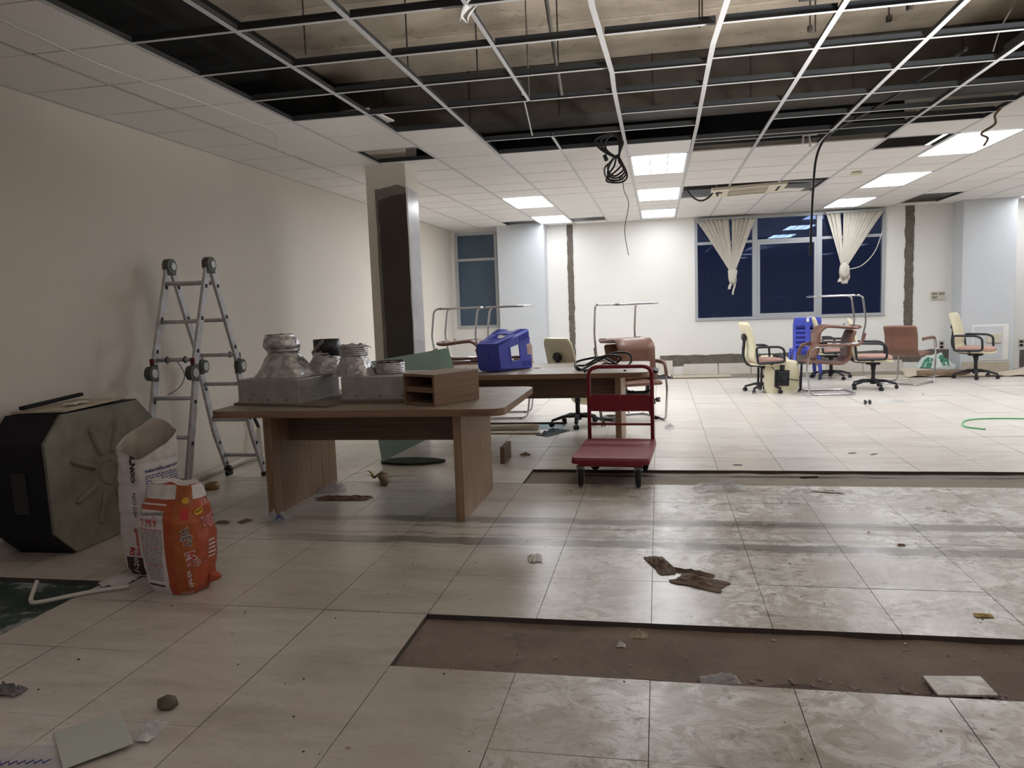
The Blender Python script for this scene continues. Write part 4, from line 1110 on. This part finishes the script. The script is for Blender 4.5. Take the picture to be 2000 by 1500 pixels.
for x in (-hx * .94, 0, hx * .94): 
    for z in (.472, .592): part('panel_bolt', MB().cyl((x, .374, z), (x, .38, z), .006, n=8), 'rim', tr)
part('cross_bar', MB().tube([(-hx, .382, .353), (hx, .382, .353)], .011, 8), 'red', tr)
for x, y, a in ((-.225, -.365, 10), (.205, -.365, 4), (-.2, .20, 40), (.21, .20, 12)):
    w = part('caster', MB().mbox((-.03, -.03, .13), (.03, .03, .155)).mbox((-.030, -.025, .05), (-.026, .025, .14)).mbox((.026, -.025, .05), (.030, .025, .14)), 'rim', tr, loc=(x, y, 0), rot=(0, 0, R(a)))
    ww = MB(); ww.tube([(0, .054 * math.cos(2 * PI * k / 24), .076 + .054 * math.sin(2 * PI * k / 24)) for k in range(24)], .021, 10, closed=True); part('tyre', ww, 'tyre', w)
    part('wheel_hub', MB().cyl((-.015, 0, .076), (.015, 0, .076), .042, n=18), 'rim', w)

# ================================================================ CHAIRS
def visitor(name, label, loc, rot, group, seatm='brown'):
    t = thing(name, label, 'chair', loc, rot, group)
    hw = .265
    fr = fillet([(0, -.30, .013), (-hw, -.30, .013), (-hw, .30, .013), (-hw, .345, .36), (-hw, .29, .655), (-hw, -.14, .65)], .07, 6)
    f2 = [Vector((-p.x, p.y, p.z)) for p in fr][::-1]
    part('frame', MB().tube(f2[:-1] + fr, .0125, 10), 'chrome', t)
    # shell
    prof = smooth_path([(.30, .425), (.24, .45), (.0, .425), (-.14, .425), (-.225, .50), (-.235, .60), (-.245, .72), (-.30, .86)], 5)
    n = len(prof) - 1
    def fn(u, v, th=0):
        k = v * n; i = min(int(k), n - 1); p = prof[i].lerp(prof[i + 1], k - i); q = (prof[i + 1] - prof[i]).normalized()
        x = (u - .5) * .475 * (1 - .06 * (2 * v - 1) ** 4)
        nrm = Vector((0, q.y, -q.x)) if False else Vector((0, -q.y, q.x))
        dip = .012 * math.cos((u - .5) * PI) - .006
        return Vector((x, p[0], p[1])) + Vector((0, -q[1], q[0])) * (-th - dip * 0)
    mb = MB()
    def shell(th, sgn):
        pass
    V = []
    ring = [(-.235, 0), (-.225, .016), (-.12, .024), (0, .026), (.12, .024), (.225, .016), (.235, 0), (.225, -.014), (.12, -.018), (0, -.018), (-.12, -.018), (-.225, -.014)]
    for i, p in enumerate(prof):
        a = prof[max(i - 1, 0)]; b = prof[min(i + 1, n)]; q = Vector((b[0] - a[0], b[1] - a[1])).normalized()
        nv = Vector((0, q[1], -q[0]))
        if nv.z < 0 and i < n * .4: nv = -nv
        nv = Vector((0, q[1], -q[0])) 
        sc = .75 if i in (0, n) else 1; wsc = .93 if i in (0, n) else 1
        V.append([mb.b.verts.new(Vector((x * wsc, p[0], p[1])) + nv * y * sc) for x, y in ring])
    for A, B in zip(V, V[1:]):
        for k in range(len(ring)):
            f = mb.b.faces.new((A[k], A[(k + 1) % len(ring)], B[(k + 1) % len(ring)], B[k])); f.smooth = True
    mb.b.faces.new(V[0]); mb.b.faces.new(V[-1])
    part('padded_shell', mb, seatm, t)
    for s in (-1, 1):
        mb = MB().tube(smooth_path([(s * hw, .335, .52), (s * hw, .30, .63), (s * hw, .24, .672), (s * hw, .05, .674), (s * hw, -.13, .668)], 5), .019, 8); part('arm_pad', mb, 'brown', t)
        part('seat_bracket', MB().mbox((s * .22 - .03 if s > 0 else -hw, .18, .405), (hw if s > 0 else -.19, .21, .42)), 'chrome', t)
    part('glide', MB().mbox((-hw - .012, .2, 0), (-hw + .012, .23, .012)).mbox((hw - .012, .2, 0), (hw + .012, .23, .012)), 'bp', t)
    return t
VG = 'brown cantilever visitor chairs with chrome frames'
v0 = visitor('visitor_chair', 'upright brown chrome chair carrying an upturned one, in front of the wide window', (2.28, 11.1, 0), (0, 0, R(93)), VG)
def inv(yaw): return (R(180), 0, yaw)       # upside down
H_INV = 1.345
dup(v0, (2.36, 11.15, H_INV), (0, R(180), R(-88)), 'upturned brown chrome chair on top of another, in front of the wide window', VG)
dup(v0, (3.62, 12.2, 0), (0, 0, R(-38)), 'brown chrome chair seen from behind, left of the right-hand cement chase', VG)
dup(v0, (-.30, 8.9, 0), (0, 0, R(205)), 'upright brown chrome chair at the right end of the rear table', VG)
dup(v0, (-.36, 9.0, H_INV), (0, R(180), R(28)), 'upturned brown chrome chair behind the right end of the rear table', VG)
dup(v0, (-2.42, 9.1, 0), (0, 0, R(-80)), 'upright brown chrome chair under the left upturned one behind the rear table', VG)
dup(v0, (-2.37, 9.25, H_INV + .02), (0, R(180), R(88)), 'left of two upturned chrome chairs behind the blue stool', VG)
dup(v0, (-1.88, 9.2, 0), (0, 0, R(-86)), 'upright chrome chair under the right upturned one behind the blue stool', VG)
dup(v0, (-1.83, 9.3, H_INV + .02), (0, R(180), R(86)), 'right of two upturned chrome chairs, its frame rising over the blue stool', VG)

def swivel(name, label, loc, rot, group, base=True):
    t = thing(name, label, 'office chair', loc, rot, group)
    if base:
        mb = MB()
        for k in range(5):
            a = R(90 + 72 * k); d = Vector((math.cos(a), math.sin(a), 0)); s = Vector((-d.y, d.x, 0))
            pts = [d * .03 + Vector((0, 0, .115)), d * .16 + Vector((0, 0, .112)), d * .30 + Vector((0, 0, .072))]
            mb.tube(pts, [.034, .027, .020], 8, flat=.7)
        mb.cyl((0, 0, .07), (0, 0, .145), .042, .036, n=14)
        part('star_base', mb, 'bp', t)
        for k in range(5):
            a = R(90 + 72 * k); d = Vector((math.cos(a), math.sin(a), 0)) * .30; s = Vector((math.sin(a * 3), math.cos(a * 3), 0))
            mb = MB().cyl(d + s * .022 + Vector((0, 0, .027)), d + s * .007 + Vector((0, 0, .027)), .0265, n=14).cyl(d - s * .022 + Vector((0, 0, .027)), d - s * .007 + Vector((0, 0, .027)), .0265, n=14).cyl(d + Vector((0, 0, .03)), d + Vector((0, 0, .07)), .010, n=8)
            part('caster', mb, 'bp', t)
    part('gas_lift', MB().cyl((0, 0, .14 if base else .19), (0, 0, .30), .026, n=14).cyl((0, 0, .24), (0, 0, .36), .019, n=12).lathe([(.03, .27), (.036, .29), (.03, .305), (.036, .32), (.04, .34)], n=14), 'bp', t)
    part('tilt_mechanism', MB().mbox((-.06, -.10, .345), (.06, .09, .385), bev=.01).mbox((-.10, -.12, .385), (.10, .10, .393)), 'bp', t)
    part('lever', MB().tube([(.05, 0, .365), (.20, .02, .36), (.235, .02, .33)], .006, 6), 'bp', t)
    # seat
    def seat(u, v):
        a = 2 * PI * u; c, s = math.cos(a), math.sin(a); r = (abs(c) ** 4 + abs(s) ** 4) ** -.25
        prof_ = [(0, .395), (.90, .392), (.985, .405), (1, .42)]
        return c * r, s * r
    def pad(z0, z1, w, d, m, nm, crown=.02):
        def fn(u, v):
            c, s = seat(u, v)
            ph = v * PI
            k = math.sin(ph) ** .35 if 0 < v < 1 else 0
            z = (z0 + z1) / 2 - (z1 - z0) / 2 * (1 if math.cos(ph) > 0 else -1) * abs(math.cos(ph)) ** .5
            y = s * d / 2 * k
            return Vector((c * w / 2 * k, y, z - (.05 * max(0, y / d * 2 - .55) ** 1.3 if True else 0)))
        part(nm, MB().grid(fn, 32, 14, closed_u=True), m, t)
    pad(.39, .435, .48, .50, 'cream', 'seat_shell'); pad(.415, .49, .47, .49, 'pink', 'seat_cushion')
    # back
    prof = smooth_path([(-.20, .44), (-.245, .52), (-.235, .64), (-.265, .80), (-.33, 1.0)], 5); n = len(prof)
    def back(off, th, w, m, nm):
        mb = MB(); V = []
        for i, p in enumerate(prof):
            a = prof[max(i - 1, 0)]; b = prof[min(i + 1, n - 1)]; q = Vector((b[0] - a[0], b[1] - a[1])).normalized(); nv = Vector((0, q[1], -q[0]))
            f = i / (n - 1); k = (1 - .16 * f) * (.80 if i in (0, n - 1) else (.93 if i in (1, n - 2) else 1)); tk = th * (.6 if i in (0, n - 1) else 1)
            ring = [(-1, 0), (-.93, .6), (-.4, 1), (.4, 1), (.93, .6), (1, 0), (.93, -.6), (.4, -1), (-.4, -1), (-.93, -.6)]
            V.append([mb.b.verts.new(Vector((x * w / 2 * k, p[0], p[1])) + nv * (off + y * tk)) for x, y in ring])
        for A, B in zip(V, V[1:]):
            for k in range(10):
                f = mb.b.faces.new((A[k], A[(k + 1) % 10], B[(k + 1) % 10], B[k])); f.smooth = True
        mb.b.faces.new(V[0]); mb.b.faces.new(V[-1])
        part(nm, mb, m, t)
    back(0, .03, .47, 'cream', 'backrest')
    part('back_bracket', MB().tube(smooth_path([(0, -.10, .38), (0, -.26, .40), (0, -.33, .52), (0, -.32, .70), (0, -.32, .80)], 4), .032, 8, flat=.6).cyl((0, -.345, .80), (0, -.27, .79), .045, n=14), 'bp', t)
    for s in (-1, 1):
        x = s * .27
        path = fillet([(x, -.22, .44), (x, -.245, .66), (x, .08, .655), (x, .15, .62), (x, .16, .44), (x, -.20, .43)], .05, 4)
        part('armrest', MB().tube(path, .0165, 8, closed=True), 'bp', t)
        part('arm_bracket', MB().mbox((min(x, s * .2), -.04, .405), (max(x, s * .2), .0, .418)), 'bp', t)
    return t
SG = 'cream swivel office chairs with black star bases'
s0 = swivel('swivel_chair', 'cream swivel chair standing left of the fallen one, under the wide window', (1.50, 11.35, 0), (0, 0, R(-76)), SG)
dup(s0, (2.98, 11.55, 0), (0, 0, R(-102)), 'cream swivel chair in front of the brown chair seen from behind', SG)
dup(s0, (4.74, 12.72, 0), (0, 0, R(-126)), 'cream swivel chair standing alone by the grey pilaster', SG)
dup(s0, (2.72, 13.0, 0), (0, 0, R(-82)), 'cream swivel chair half hidden behind the stacked chrome chairs', SG)
dup(s0, (-.90, 8.45, 0), (0, 0, R(-34)), 'cream swivel chair with its back to the camera behind the rear table', SG)
sf = swivel('swivel_chair', 'fallen cream swivel chair lying on its front edge with the seat underside showing', (1.72, 10.80, .245), (R(-96), R(3), R(4)), SG, base=False)
s6 = dup(s0, (-.02, 8.95, .30), (Matrix.Rotation(R(6), 3, 'Z') @ Matrix.Rotation(R(-90), 3, 'Y') @ Matrix.Rotation(R(172), 3, 'Z')).to_euler(), 'cream swivel chair lying on its side behind the rear table, star base to the right', SG)

# blue plastic chairs, stacked
def plastic(z, label, first=None):
    t = thing('plastic_chair', label, 'chair', (2.33, 12.95, z), (0, 0, R(2)), 'stacked blue plastic chairs below the window')
    mb = MB(); W_ = .21
    def bar(x0, x1, z0, z1, th=.012): mb.mbox((x0, -.01 - .12 * (z0 - .42) - th, z0), (x1, -.01 - .12 * (z0 - .42), z1))
    mb.mbox((-W_, -.03, .40), (-W_ + .03, -.015, .90)); mb.mbox((W_ - .03, -.03, .40), (W_, -.015, .90)); mb.mbox((-.035, -.03, .40), (.035, -.015, .90))
    mb.mbox((-W_ + .01, -.035, .86), (W_ - .01, -.012, .93), bev=.008)
    for z_ in (.40, .48, .555, .63, .70): mb.mbox((-W_, -.028, z_), (W_, -.016, z_ + .035))
    mb.mbox((-W_, -.028, .80), (W_, -.016, .87))
    part('backrest', mb, 'blue', t)
    part('seat', MB().mbox((-.20, -.02, .395), (.20, .38, .42), bev=.008), 'blue', t)
    for sx in (-1, 1):
        for sy, y0_ in ((-1, -.01), (1, .35)): part('leg', MB().tube([(sx * .18, y0_, .40), (sx * .215, y0_ + sy * .03, 0)], [.024, .018], 8), 'blue', t)
    return t
pc = plastic(0, 'blue plastic chair, lowest of the stack below the wide window')
dup(pc, (2.33, 12.915, .035), (0, 0, R(2)), 'blue plastic chair in the middle of the stack below the wide window', 'stacked blue plastic chairs below the window')
p3 = dup(pc, (2.33, 12.88, .07), (0, 0, R(2)), 'topmost blue plastic chair with a white sticker, below the wide window', 'stacked blue plastic chairs below the window')
part('sticker', MB().mbox((-.02, -.045, .86), (.02, -.038, .92)), 'label', p3)

# ================================================================ GLASS, RUBBISH, WIRES
g = thing('glass_sheets', 'green-edged glass sheets leaning between the two tables, lower corner on a rubber mat', 'glass', (0, 0, 0))
def sheet(P0, ux, uz, w, h, th, m):
    ux = Vector(ux).normalized(); uz = Vector(uz); uz = (uz - ux * uz.dot(ux)).normalized(); n = ux.cross(uz)
    P0 = Vector(P0)
    mb = MB(); A = [P0, P0 + ux * w, P0 + ux * w + uz * h, P0 + uz * h]
    va = [mb.b.verts.new(p) for p in A]; vb = [mb.b.verts.new(p + n * th) for p in A]
    mb.b.faces.new(va); mb.b.faces.new(vb[::-1])
    for i in range(4): mb.b.faces.new((va[i], vb[i], vb[(i + 1) % 4], va[(i + 1) % 4]))
    return mb
for k in range(3):
    o_ = Vector((-.004 * k, .016 * k, 0)); q4 = [Vector(p) + o_ for p in ((-2.43, 6.34, .03), (-1.71, 6.62, .36), (-1.90, 6.78, 1.00), (-2.62, 6.50, .90))]
    nn = (q4[1] - q4[0]).cross(q4[3] - q4[0]).normalized() * .009; mb = MB()
    va = [mb.b.verts.new(p) for p in q4]; vb = [mb.b.verts.new(p + nn) for p in q4]
    mb.b.faces.new(va); mb.b.faces.new(vb[::-1])
    for i in range(4): mb.b.faces.new((va[i], vb[i], vb[(i + 1) % 4], va[(i + 1) % 4]))
    part('pane', mb, 'gglass', g)
def blob(r, zf, seed, n=40):
    return [(r[0] * (1 + .12 * nz(math.cos(2 * PI * k / n) * 2 + seed, math.sin(2 * PI * k / n) * 2) + .05 * nz(k * 1.7, seed)) * math.cos(2 * PI * k / n), r[1] * (1 + .12 * nz(math.cos(2 * PI * k / n) * 2 + seed, math.sin(2 * PI * k / n) * 2)) * math.sin(2 * PI * k / n)) for k in range(n)]
single('rubber_mat', MB().prism([(x * (1.25 if x > 0 else 1), y) for x, y in blob((.26, .13), 0, 3)], .022), 'rubber', 'ragged dark grey green mat under the corner of the glass sheets', 'mat', loc=(-2.22, 6.45, .001))
def crumple(name, label, cat, loc, w, d, h, m, seed, rz=0, n=14, group=None, amp=1.0):
    def fn(a, b):
        e = math.sin(PI * min(max(a, .02), .98)) * math.sin(PI * min(max(b, .02), .98))
        return Vector(((a - .5) * w * (1 + .3 * nz(b * 4, seed)), (b - .5) * d * (1 + .3 * nz(a * 4, seed + 3)), .004 + h * e ** .6 * (.25 + abs(nz(a * 5 + seed, b * 5) * 2.0) * amp)))
    return single(name, MB().grid(fn, n, n, .0015, smooth=False), m, label, cat, group, loc, (0, 0, rz))
crumple('plastic_bag', 'clear crumpled plastic bag on the tiles right of the trolley', 'bag', (.42, 5.60, 0), .36, .20, .05, 'clear', 2, .1)
crumple('foil_wrapper', 'small silver crumpled wrapper beyond the clear bag', 'wrapper', (1.14, 5.53, 0), .20, .05, .015, 'foil', 5, -.2)
crumple('plastic_film', 'clear film scrap on the floor beside the left leg of the front table', 'film', (-2.50, 5.42, 0), .22, .16, .05, 'clear', 8, .5)
crumple('sweet_wrapper', 'clear and blue wrapper at the foot of the left table leg', 'wrapper', (-2.53, 4.60, 0), .20, .14, .05, 'clear', 9)
crumple('sweet_wrapper', 'dark blue middle of the wrapper by the left table leg', 'wrapper', (-2.50, 4.60, .006), .08, .08, .035, 'bluewrap', 4)
crumple('plaster_lump', 'pale crumbs of plaster in the stripped strip nearest the camera', 'lump', (-.10, 3.12, -.026), .07, .05, .03, 'cardg', 6, group=None)
crumple('plaster_flake', 'white flake lying in the stripped strip below the bigger crumbs', 'lump', (-.17, 3.02, -.026), .035, .03, .02, 'paper', 16)
crumple('plastic_scrap', 'clear torn plastic at the near edge of the stripped strip', 'film', (.20, 2.76, -.02), .14, .07, .03, 'clear', 7, .2)
crumple('brown_membrane', 'curled dark brown paper strip on the powdery tiles', 'scrap', (-.005, 3.93, 0), .10, .27, .022, 'carddark', 12, .35, amp=.9)
crumple('brown_card', 'torn brown cardboard piece right of the curled strip on the powdery tiles', 'cardboard', (.18, 3.70, 0), .24, .15, .016, 'carddark', 13, -.5, amp=.9)
crumple('brown_card', 'dark flat card flap behind the torn cardboard on the powdery tiles', 'cardboard', (.14, 3.84, 0), .24, .05, .012, 'carddark', 15, -.4)
crumple('white_scrap', 'small white paper scrap left of the curled brown strip', 'paper', (-.68, 3.98, 0), .07, .12, .02, 'paper', 14, .2)
crumple('green_bit', 'tiny olive green scrap on the tiles at the right', 'scrap', (1.33, 3.42, 0), .07, .04, .006, 'leaf', 21)
crumple('red_bit', 'tiny dark red scrap on the cement smear at the right', 'scrap', (1.28, 4.36, 0), .04, .02, .006, 'redlock', 22)
for k, (x, y) in enumerate(((-2.88, 4.52), (-2.74, 4.56), (-3.02, 4.44))):
    crumple('grey_flake', ('middle', 'rightmost', 'leftmost')[k] + ' of three thin plaster flakes between the bags and the front table', 'flake', (x, y, 0), .09, .05, .012, 'card', 30 + k, k, 6, 'grey plaster flakes left of the front table')
crumple('flat_board', 'thin torn grey board lying against the left leg of the front table', 'board', (-2.30, 5.18, 0), .40, .12, .02, 'card', 41, .1)
# dry plant
t = thing('dry_plant', 'dried yellow leaves with a brown root under the front table', 'plant', (-2.20, 5.75, .0))
for k in range(9):
    a = k * .8; L_ = .14 + .07 * (k % 3)
    part('leaf', MB().grid(lambda u, v, a=a, L_=L_: Vector((math.cos(a) * L_ * v + .030 * (u - .5) * (1 - v) * -math.sin(a) - .08 * (k % 2), math.sin(a) * L_ * .5 * v + .030 * (u - .5) * (1 - v) * math.cos(a), .02 + (.16 if k % 2 else .06) * v * (1.2 - v))), 2, 6, .001), 'leaf', t)
part('root', MB().tube([(.0, -.02, .04), (.08, -.18, .02)], [.04, .022], 8), 'card', t)
# bottom left bits
single('foam_sheet', MB().mbox((-.14, -.10, 0), (.14, .10, .006), bev=.002), 'foam', 'pale square foam sheet lying tilted in the bottom left corner', 'sheet', loc=(-1.855, 2.075, .008), rot=(R(2), R(-2), R(-43)))
o = single('plastic_sheet', MB().grid(lambda a, b: Vector(((a - .5) * .34, (b - .5) * .20, .003 + .008 * abs(nz(a * 5, b * 4)))), 14, 10, .001), 'clear', 'clear plastic with a blue scribble under the foam sheet at the bottom left', 'film', loc=(-1.98, 1.93, 0), rot=(0, 0, R(12)))
part('blue_scribble', MB().tube([(-.10 + .013 * k, -.01 + .010 * (-1) ** k, .014) for k in range(15)], .0022, 5), 'bluewrap', o)
mb = MB(); mb.lathe([(0, 0), (.024, .0), (.034, .016), (.028, .036), (.010, .046), (0, .047)], n=9, wob=.5); single('stone_chunk', mb, 'stone', 'small grey stone chunk on the tiles in the left foreground', 'stone', loc=(-1.735, 2.30, 0))
crumple('small_zip_bag', 'tiny clear bag of white powder in the left foreground', 'bag', (-1.70, 2.15, 0), .08, .12, .015, 'clear', 51, .1)
crumple('powder_heap', 'white powder inside the tiny clear bag', 'powder', (-1.68, 2.10, .003), .045, .035, .02, 'paper', 52)
crumple('grey_wrapper', 'dark grey scrap at the left edge of the foreground', 'scrap', (-2.42, 2.32, 0), .12, .06, .04, 'ink_g', 53, .1)
# red brown wooden block beside right leg, under-table bits
single('wood_block', MB().mbox((-.02, -.15, 0), (.02, .15, .15), bev=.002), 'wooddark', 'short dark board standing on edge behind the right leg of the front table', 'board', loc=(-1.35, 6.55, 0))
crumple('brown_lump', 'small brown scrap on the floor beside the dark board', 'scrap', (-1.22, 6.80, 0), .09, .06, .02, 'card', 61)
t = thing('cardboard_tube', 'rolled beige cardboard lying on the teal patch under the rear table', 'cardboard', (-1.75, 8.10, .0), (0, 0, R(2)))
part('roll', MB().tube([(-.38, 0, .035), (.45, .04, .035)], .033, 12), 'cardg', t); part('flap', MB().mbox((-.45, -.06, .0), (-.2, .05, .004)), 'cardg', t)
single('wood_plank', MB().mbox((-.5, -.03, 0), (.5, .03, .02)), 'cardg', 'thin pale plank lying in front of the cardboard roll under the rear table', 'plank', loc=(-1.75, 7.92, .001), rot=(0, 0, R(-1)))
crumple('teal_rag', 'dark teal torn strip on the floor beside the chair base under the rear table', 'rag', (-1.12, 7.95, 0), .16, .40, .04, 'teal', 63, -.5)
# loose caster on the far floor
t = thing('loose_caster', 'loose twin wheel caster standing alone on the bright tiles', 'caster', (2.50, 9.92, 0), (0, 0, R(10)))
for s in (-1, 1): part('wheel', MB().cyl((s * .02, 0, .03), (s * .034, 0, .03), .029, n=18), 'bp', t)
part('axle', MB().cyl((-.02, 0, .03), (.02, 0, .03), .006, n=8), 'rim', t)
single('green_hose', MB().tube(smooth_path([(3.10, 8.05, .008), (2.98, 8.25, .008), (3.15, 8.62, .008), (3.5, 8.72, .008), (4.0, 8.62, .008)], 8), .007, 6), 'gcable', 'thin green hose curving on the floor at the right edge', 'hose')
crumple('clear_wrapper', 'small clear plastic strip on the bright tiles beyond the loose caster', 'film', (2.85, 10.15, 0), .34, .10, .02, 'clear', 71)
crumple('clear_twist', 'small twisted clear plastic on the floor right of the trolley handle', 'film', (.10, 8.25, 0), .10, .14, .04, 'clear', 72)
for k in range(5):
    crumple('black_chip', 'tiny dark chip on the bright floor, ' + ('just beyond the trench right of the trolley', 'left one of a close pair beyond the trench', 'right one of a close pair beyond the trench', 'near the tubular base of the stacked chairs', 'alone at the far right')[k], 'chip', ((.62, 1.62, 1.78, 2.2, 3.4)[k], (6.4, 6.9, 6.85, 11.0, 10.8)[k], 0 if k else 0), .07, .02, .01, 'ink_k', 80 + k, k * .3, 5, 'dark chips scattered on the bright floor')
single('steel_rod', MB().cyl((0, 0, 0), (.13, .02, 0), .008, n=8), 'rod', 'short black rod lying in the second stripped strip', 'rod', loc=(1.05, 6.05, -.018))
# far strip: white boards and rolled vinyl
single('hardboard_sheet', MB().mbox((0, 0, 0), (1.0, .42, .006)), 'cardg', 'pale flat panel lying in the stripped strip under the window', 'panel', loc=(.25, 13.62, -.015), rot=(0, 0, R(2)))
single('hardboard_sheet', MB().mbox((0, 0, 0), (1.0, .35, .006)), 'cardg', 'pale flat panel lying below the right-hand chairs at the far wall', 'panel', loc=(3.3, 13.0, .002), rot=(0, 0, R(-3)))
crumple('dark_offcut', 'dark bent offcut lying at the left end of the far stripped strip', 'scrap', (-.02, 13.35, 0), .5, .12, .07, 'ink_k', 91, .3)
mb = MB(); mb.grid(lambda u, v: Vector((-1.0 + 2.1 * u, -.28 + .56 * v, .01 + .09 * max(0, math.sin(7 * u + 1) * (v > .4)) * v + .06 * abs(nz(u * 6, v * 3)))), 40, 10, .005)
single('vinyl_sheet', mb, 'cardg', 'curled beige vinyl sheet lying behind the lone swivel chair', 'sheet', loc=(4.85, 13.15, 0), rot=(0, 0, R(-2)))
mb = MB(); mb.tube([(-.55, 0, 0), (0, -.02, .0), (.2, -.03, .01)], [.05, .06, .02], 12); single('vinyl_roll', mb, 'card', 'dark rolled end of vinyl left of the lone swivel chair', 'roll', loc=(4.55, 12.98, .06))
def lump(u, v):
    a = 2 * PI * u; p = PI * v / 2 * .98 + .02; r = .24 * (1 + .35 * nz(2 * math.cos(a), 2 * math.sin(a), 3 * v) + .15 * nz(7 * math.cos(a), 7 * math.sin(a), 9 * v))
    return Vector((1.15 * r * math.sin(p) * math.cos(a), .7 * r * math.sin(p) * math.sin(a), r * 1.1 * math.cos(p)))
t = thing('waste_bag', 'crumpled white and green bag against the far wall under the small socket', 'bag', (4.52, 13.80, 0))
part('bag_body', MB().grid(lump, 30, 16, closed_u=True), 'greybag', t)
part('green_print', MB().grid(lambda u, v: lump(.55 + .14 * u, .35 + .5 * v) * 1.03, 10, 10), 'greenbag', t)
part('green_print', MB().grid(lambda u, v: lump(.78 + .10 * u, .25 + .5 * v) * 1.03, 10, 10), 'greenbag', t)
# shade-like white fabric at the right edge
t = thing('floor_lamp', 'white lamp shade cut by the right edge of the picture', 'lamp', (5.03, 11.0, 0))
part('shade', MB().lathe([(.20, .92), (.11, 1.16)], n=28), 'label', t)
part('pole', MB().cyl((0, 0, .02), (0, 0, 1.0), .012, n=10), 'chrome', t); part('base', MB().cyl((0, 0, 0), (0, 0, .02), .14, n=24), 'bp', t)

# hanging cables
c = thing('hanging_cable_coil', 'bundle of coiled black cable hanging from the ceiling grid', 'cable', (-.36, 7.12, 0))
mb = MB()
for k in range(4):
    a = k * .7; w = .06 + .012 * k; zb = 2.50 - .02 * k
    pts = [(.02, 0, 2.68), (-w * math.cos(a), w * math.sin(a), 2.60), (-w * .9, .02, zb + .03), (0.0 + .015 * k, 0, zb), (w * .9 + .02, -.02, zb + .05), (w * .6, -.01, 2.62)]
    mb.tube(smooth_path(pts, 6, True), .0085, 7, closed=True)
part('lower_loops', mb, 'cable', c)
mb = MB()
for k in range(3):
    w = .05 + .02 * k
    pts = [(.02, 0, 2.66), (-w - .03, .01, 2.74), (-w - .02 - .03 * k, .0, 2.83), (-.0, .02, 2.86 + .01 * k), (w * .8, .0, 2.80), (.04, 0, 2.70)]
    mb.tube(smooth_path(pts, 6, True), .011, 7, closed=True)
part('upper_loops', mb, 'cable', c)
mb = MB(); 
for k in range(2):
    pts = [(-.02, 0, 2.64), (-.09 - .01 * k, .02, 2.58), (-.08, 0, 2.50 - .02 * k), (.0, .01, 2.455), (.07, 0, 2.50)]
    mb.tube(smooth_path(pts, 6), .004, 6)
part('thin_wires', mb, 'cable', c)
part('plug', MB().box((-.085, 0, 2.665), (.035, .03, .06), rot=Matrix.Rotation(R(-20), 3, 'Y'), bev=.006), 'bp', c)
single('hanging_wire', MB().tube(smooth_path([(-.30, 7.2, 2.50), (-.29, 7.2, 2.38), (-.25, 7.2, 2.25), (-.29, 7.2, 2.02), (-.26, 7.2, 1.79)], 8), .0035, 6), 'rod', 'thin wire dangling below the coiled cable bundle', 'wire')
single('hanging_cable', MB().tube(smooth_path([(1.95, 5.5, ZC + .09), (1.72, 6.6, ZC + .02), (1.55, 7.4, 2.80), (1.46, 7.6, 2.66), (1.42, 7.6, 2.3), (1.40, 7.6, 1.73)], 10), .011, 8), 'cable', 'thick black cable hanging in front of the wide window', 'cable')
single('wall_cable', MB().tube(smooth_path([(-2.98, 2.2, ZC - .008), (-2.96, 3.0, ZC - .02), (-3.02, 3.9, ZC - .012), (-2.97, 4.6, ZC - .01), (-2.93, 5.4, ZC - .006), (-2.93, 5.7, ZC - .01), (-2.93, 5.75, ZC - .16)], 8), .006, 6), 'wcable', 'thin white cable running along the ceiling tiles at the upper left', 'cable')
single('frayed_tie', MB().tube([(0, 0, 0), (.01, 0, -.10)], [.006, .012], 6).tube([(-.06, 0, 0), (.07, 0, .005)], .007, 6).tube([(-.05, 0, 0), (-.055, 0, -.07)], [.006, .012], 6), 'wcable', 'frayed white ties hanging from the grid left of the black cable', 'tie', loc=(1.36, 7.46, ZC - .005))
single('twisted_wire', MB().tube(smooth_path([(2.73, 6.95, ZC + .01), (2.70, 7.0, ZC - .04), (2.72, 7.05, ZC - .10), (2.64, 7.1, ZC - .16), (2.69, 7.1, ZC - .20), (2.66, 7.1, ZC - .26)], 6), .010, 6), 'card', 'twisted grey strap dangling in front of the biggest light panel', 'strap')
single('twisted_wire', MB().tube(smooth_path([(2.0, 5.25, 3.3), (2.15, 5.3, 3.15), (2.08, 5.35, 2.95), (2.06, 5.4, 2.83)], 6), .005, 6), 'duct', 'curved grey wire hanging down from the beam at the upper right', 'wire')

tag(link('hanger_strap', MB().cyl((0, 0, 0), (-.02, .1, .72), .006, n=6).mesh('hanger_strap', 'duct'), None, (-.87, 5.50, ZC + .03)), 'grey hanger strap rising from the cut end of the short middle runner', 'rod')
tag(link('hanger_strap', MB().cyl((0, 0, 0), (.0, -.55, .30), .007, n=6).mesh('hanger_strap', 'tee'), None, (-1.04, 6.68, ZC + .02)), 'pale loose strap slanting over the black void right of the column', 'rod')
rods = sorted([o for o in S.objects if o.name.split('.')[0] == 'hanger_rod'], key=lambda o: (proj(o.location) or (0, 0))[0])
ordn = ['leftmost', 'second from the left', 'third from the left', 'fourth from the left', 'fifth from the left', 'sixth from the left', 'sixth from the right', 'fifth from the right', 'fourth from the right', 'third from the right', 'second from the right', 'rightmost']
for o, w in zip(rods, ordn): o['label'] = 'thin rusty hanger rod dangling from the bare slab, ' + w
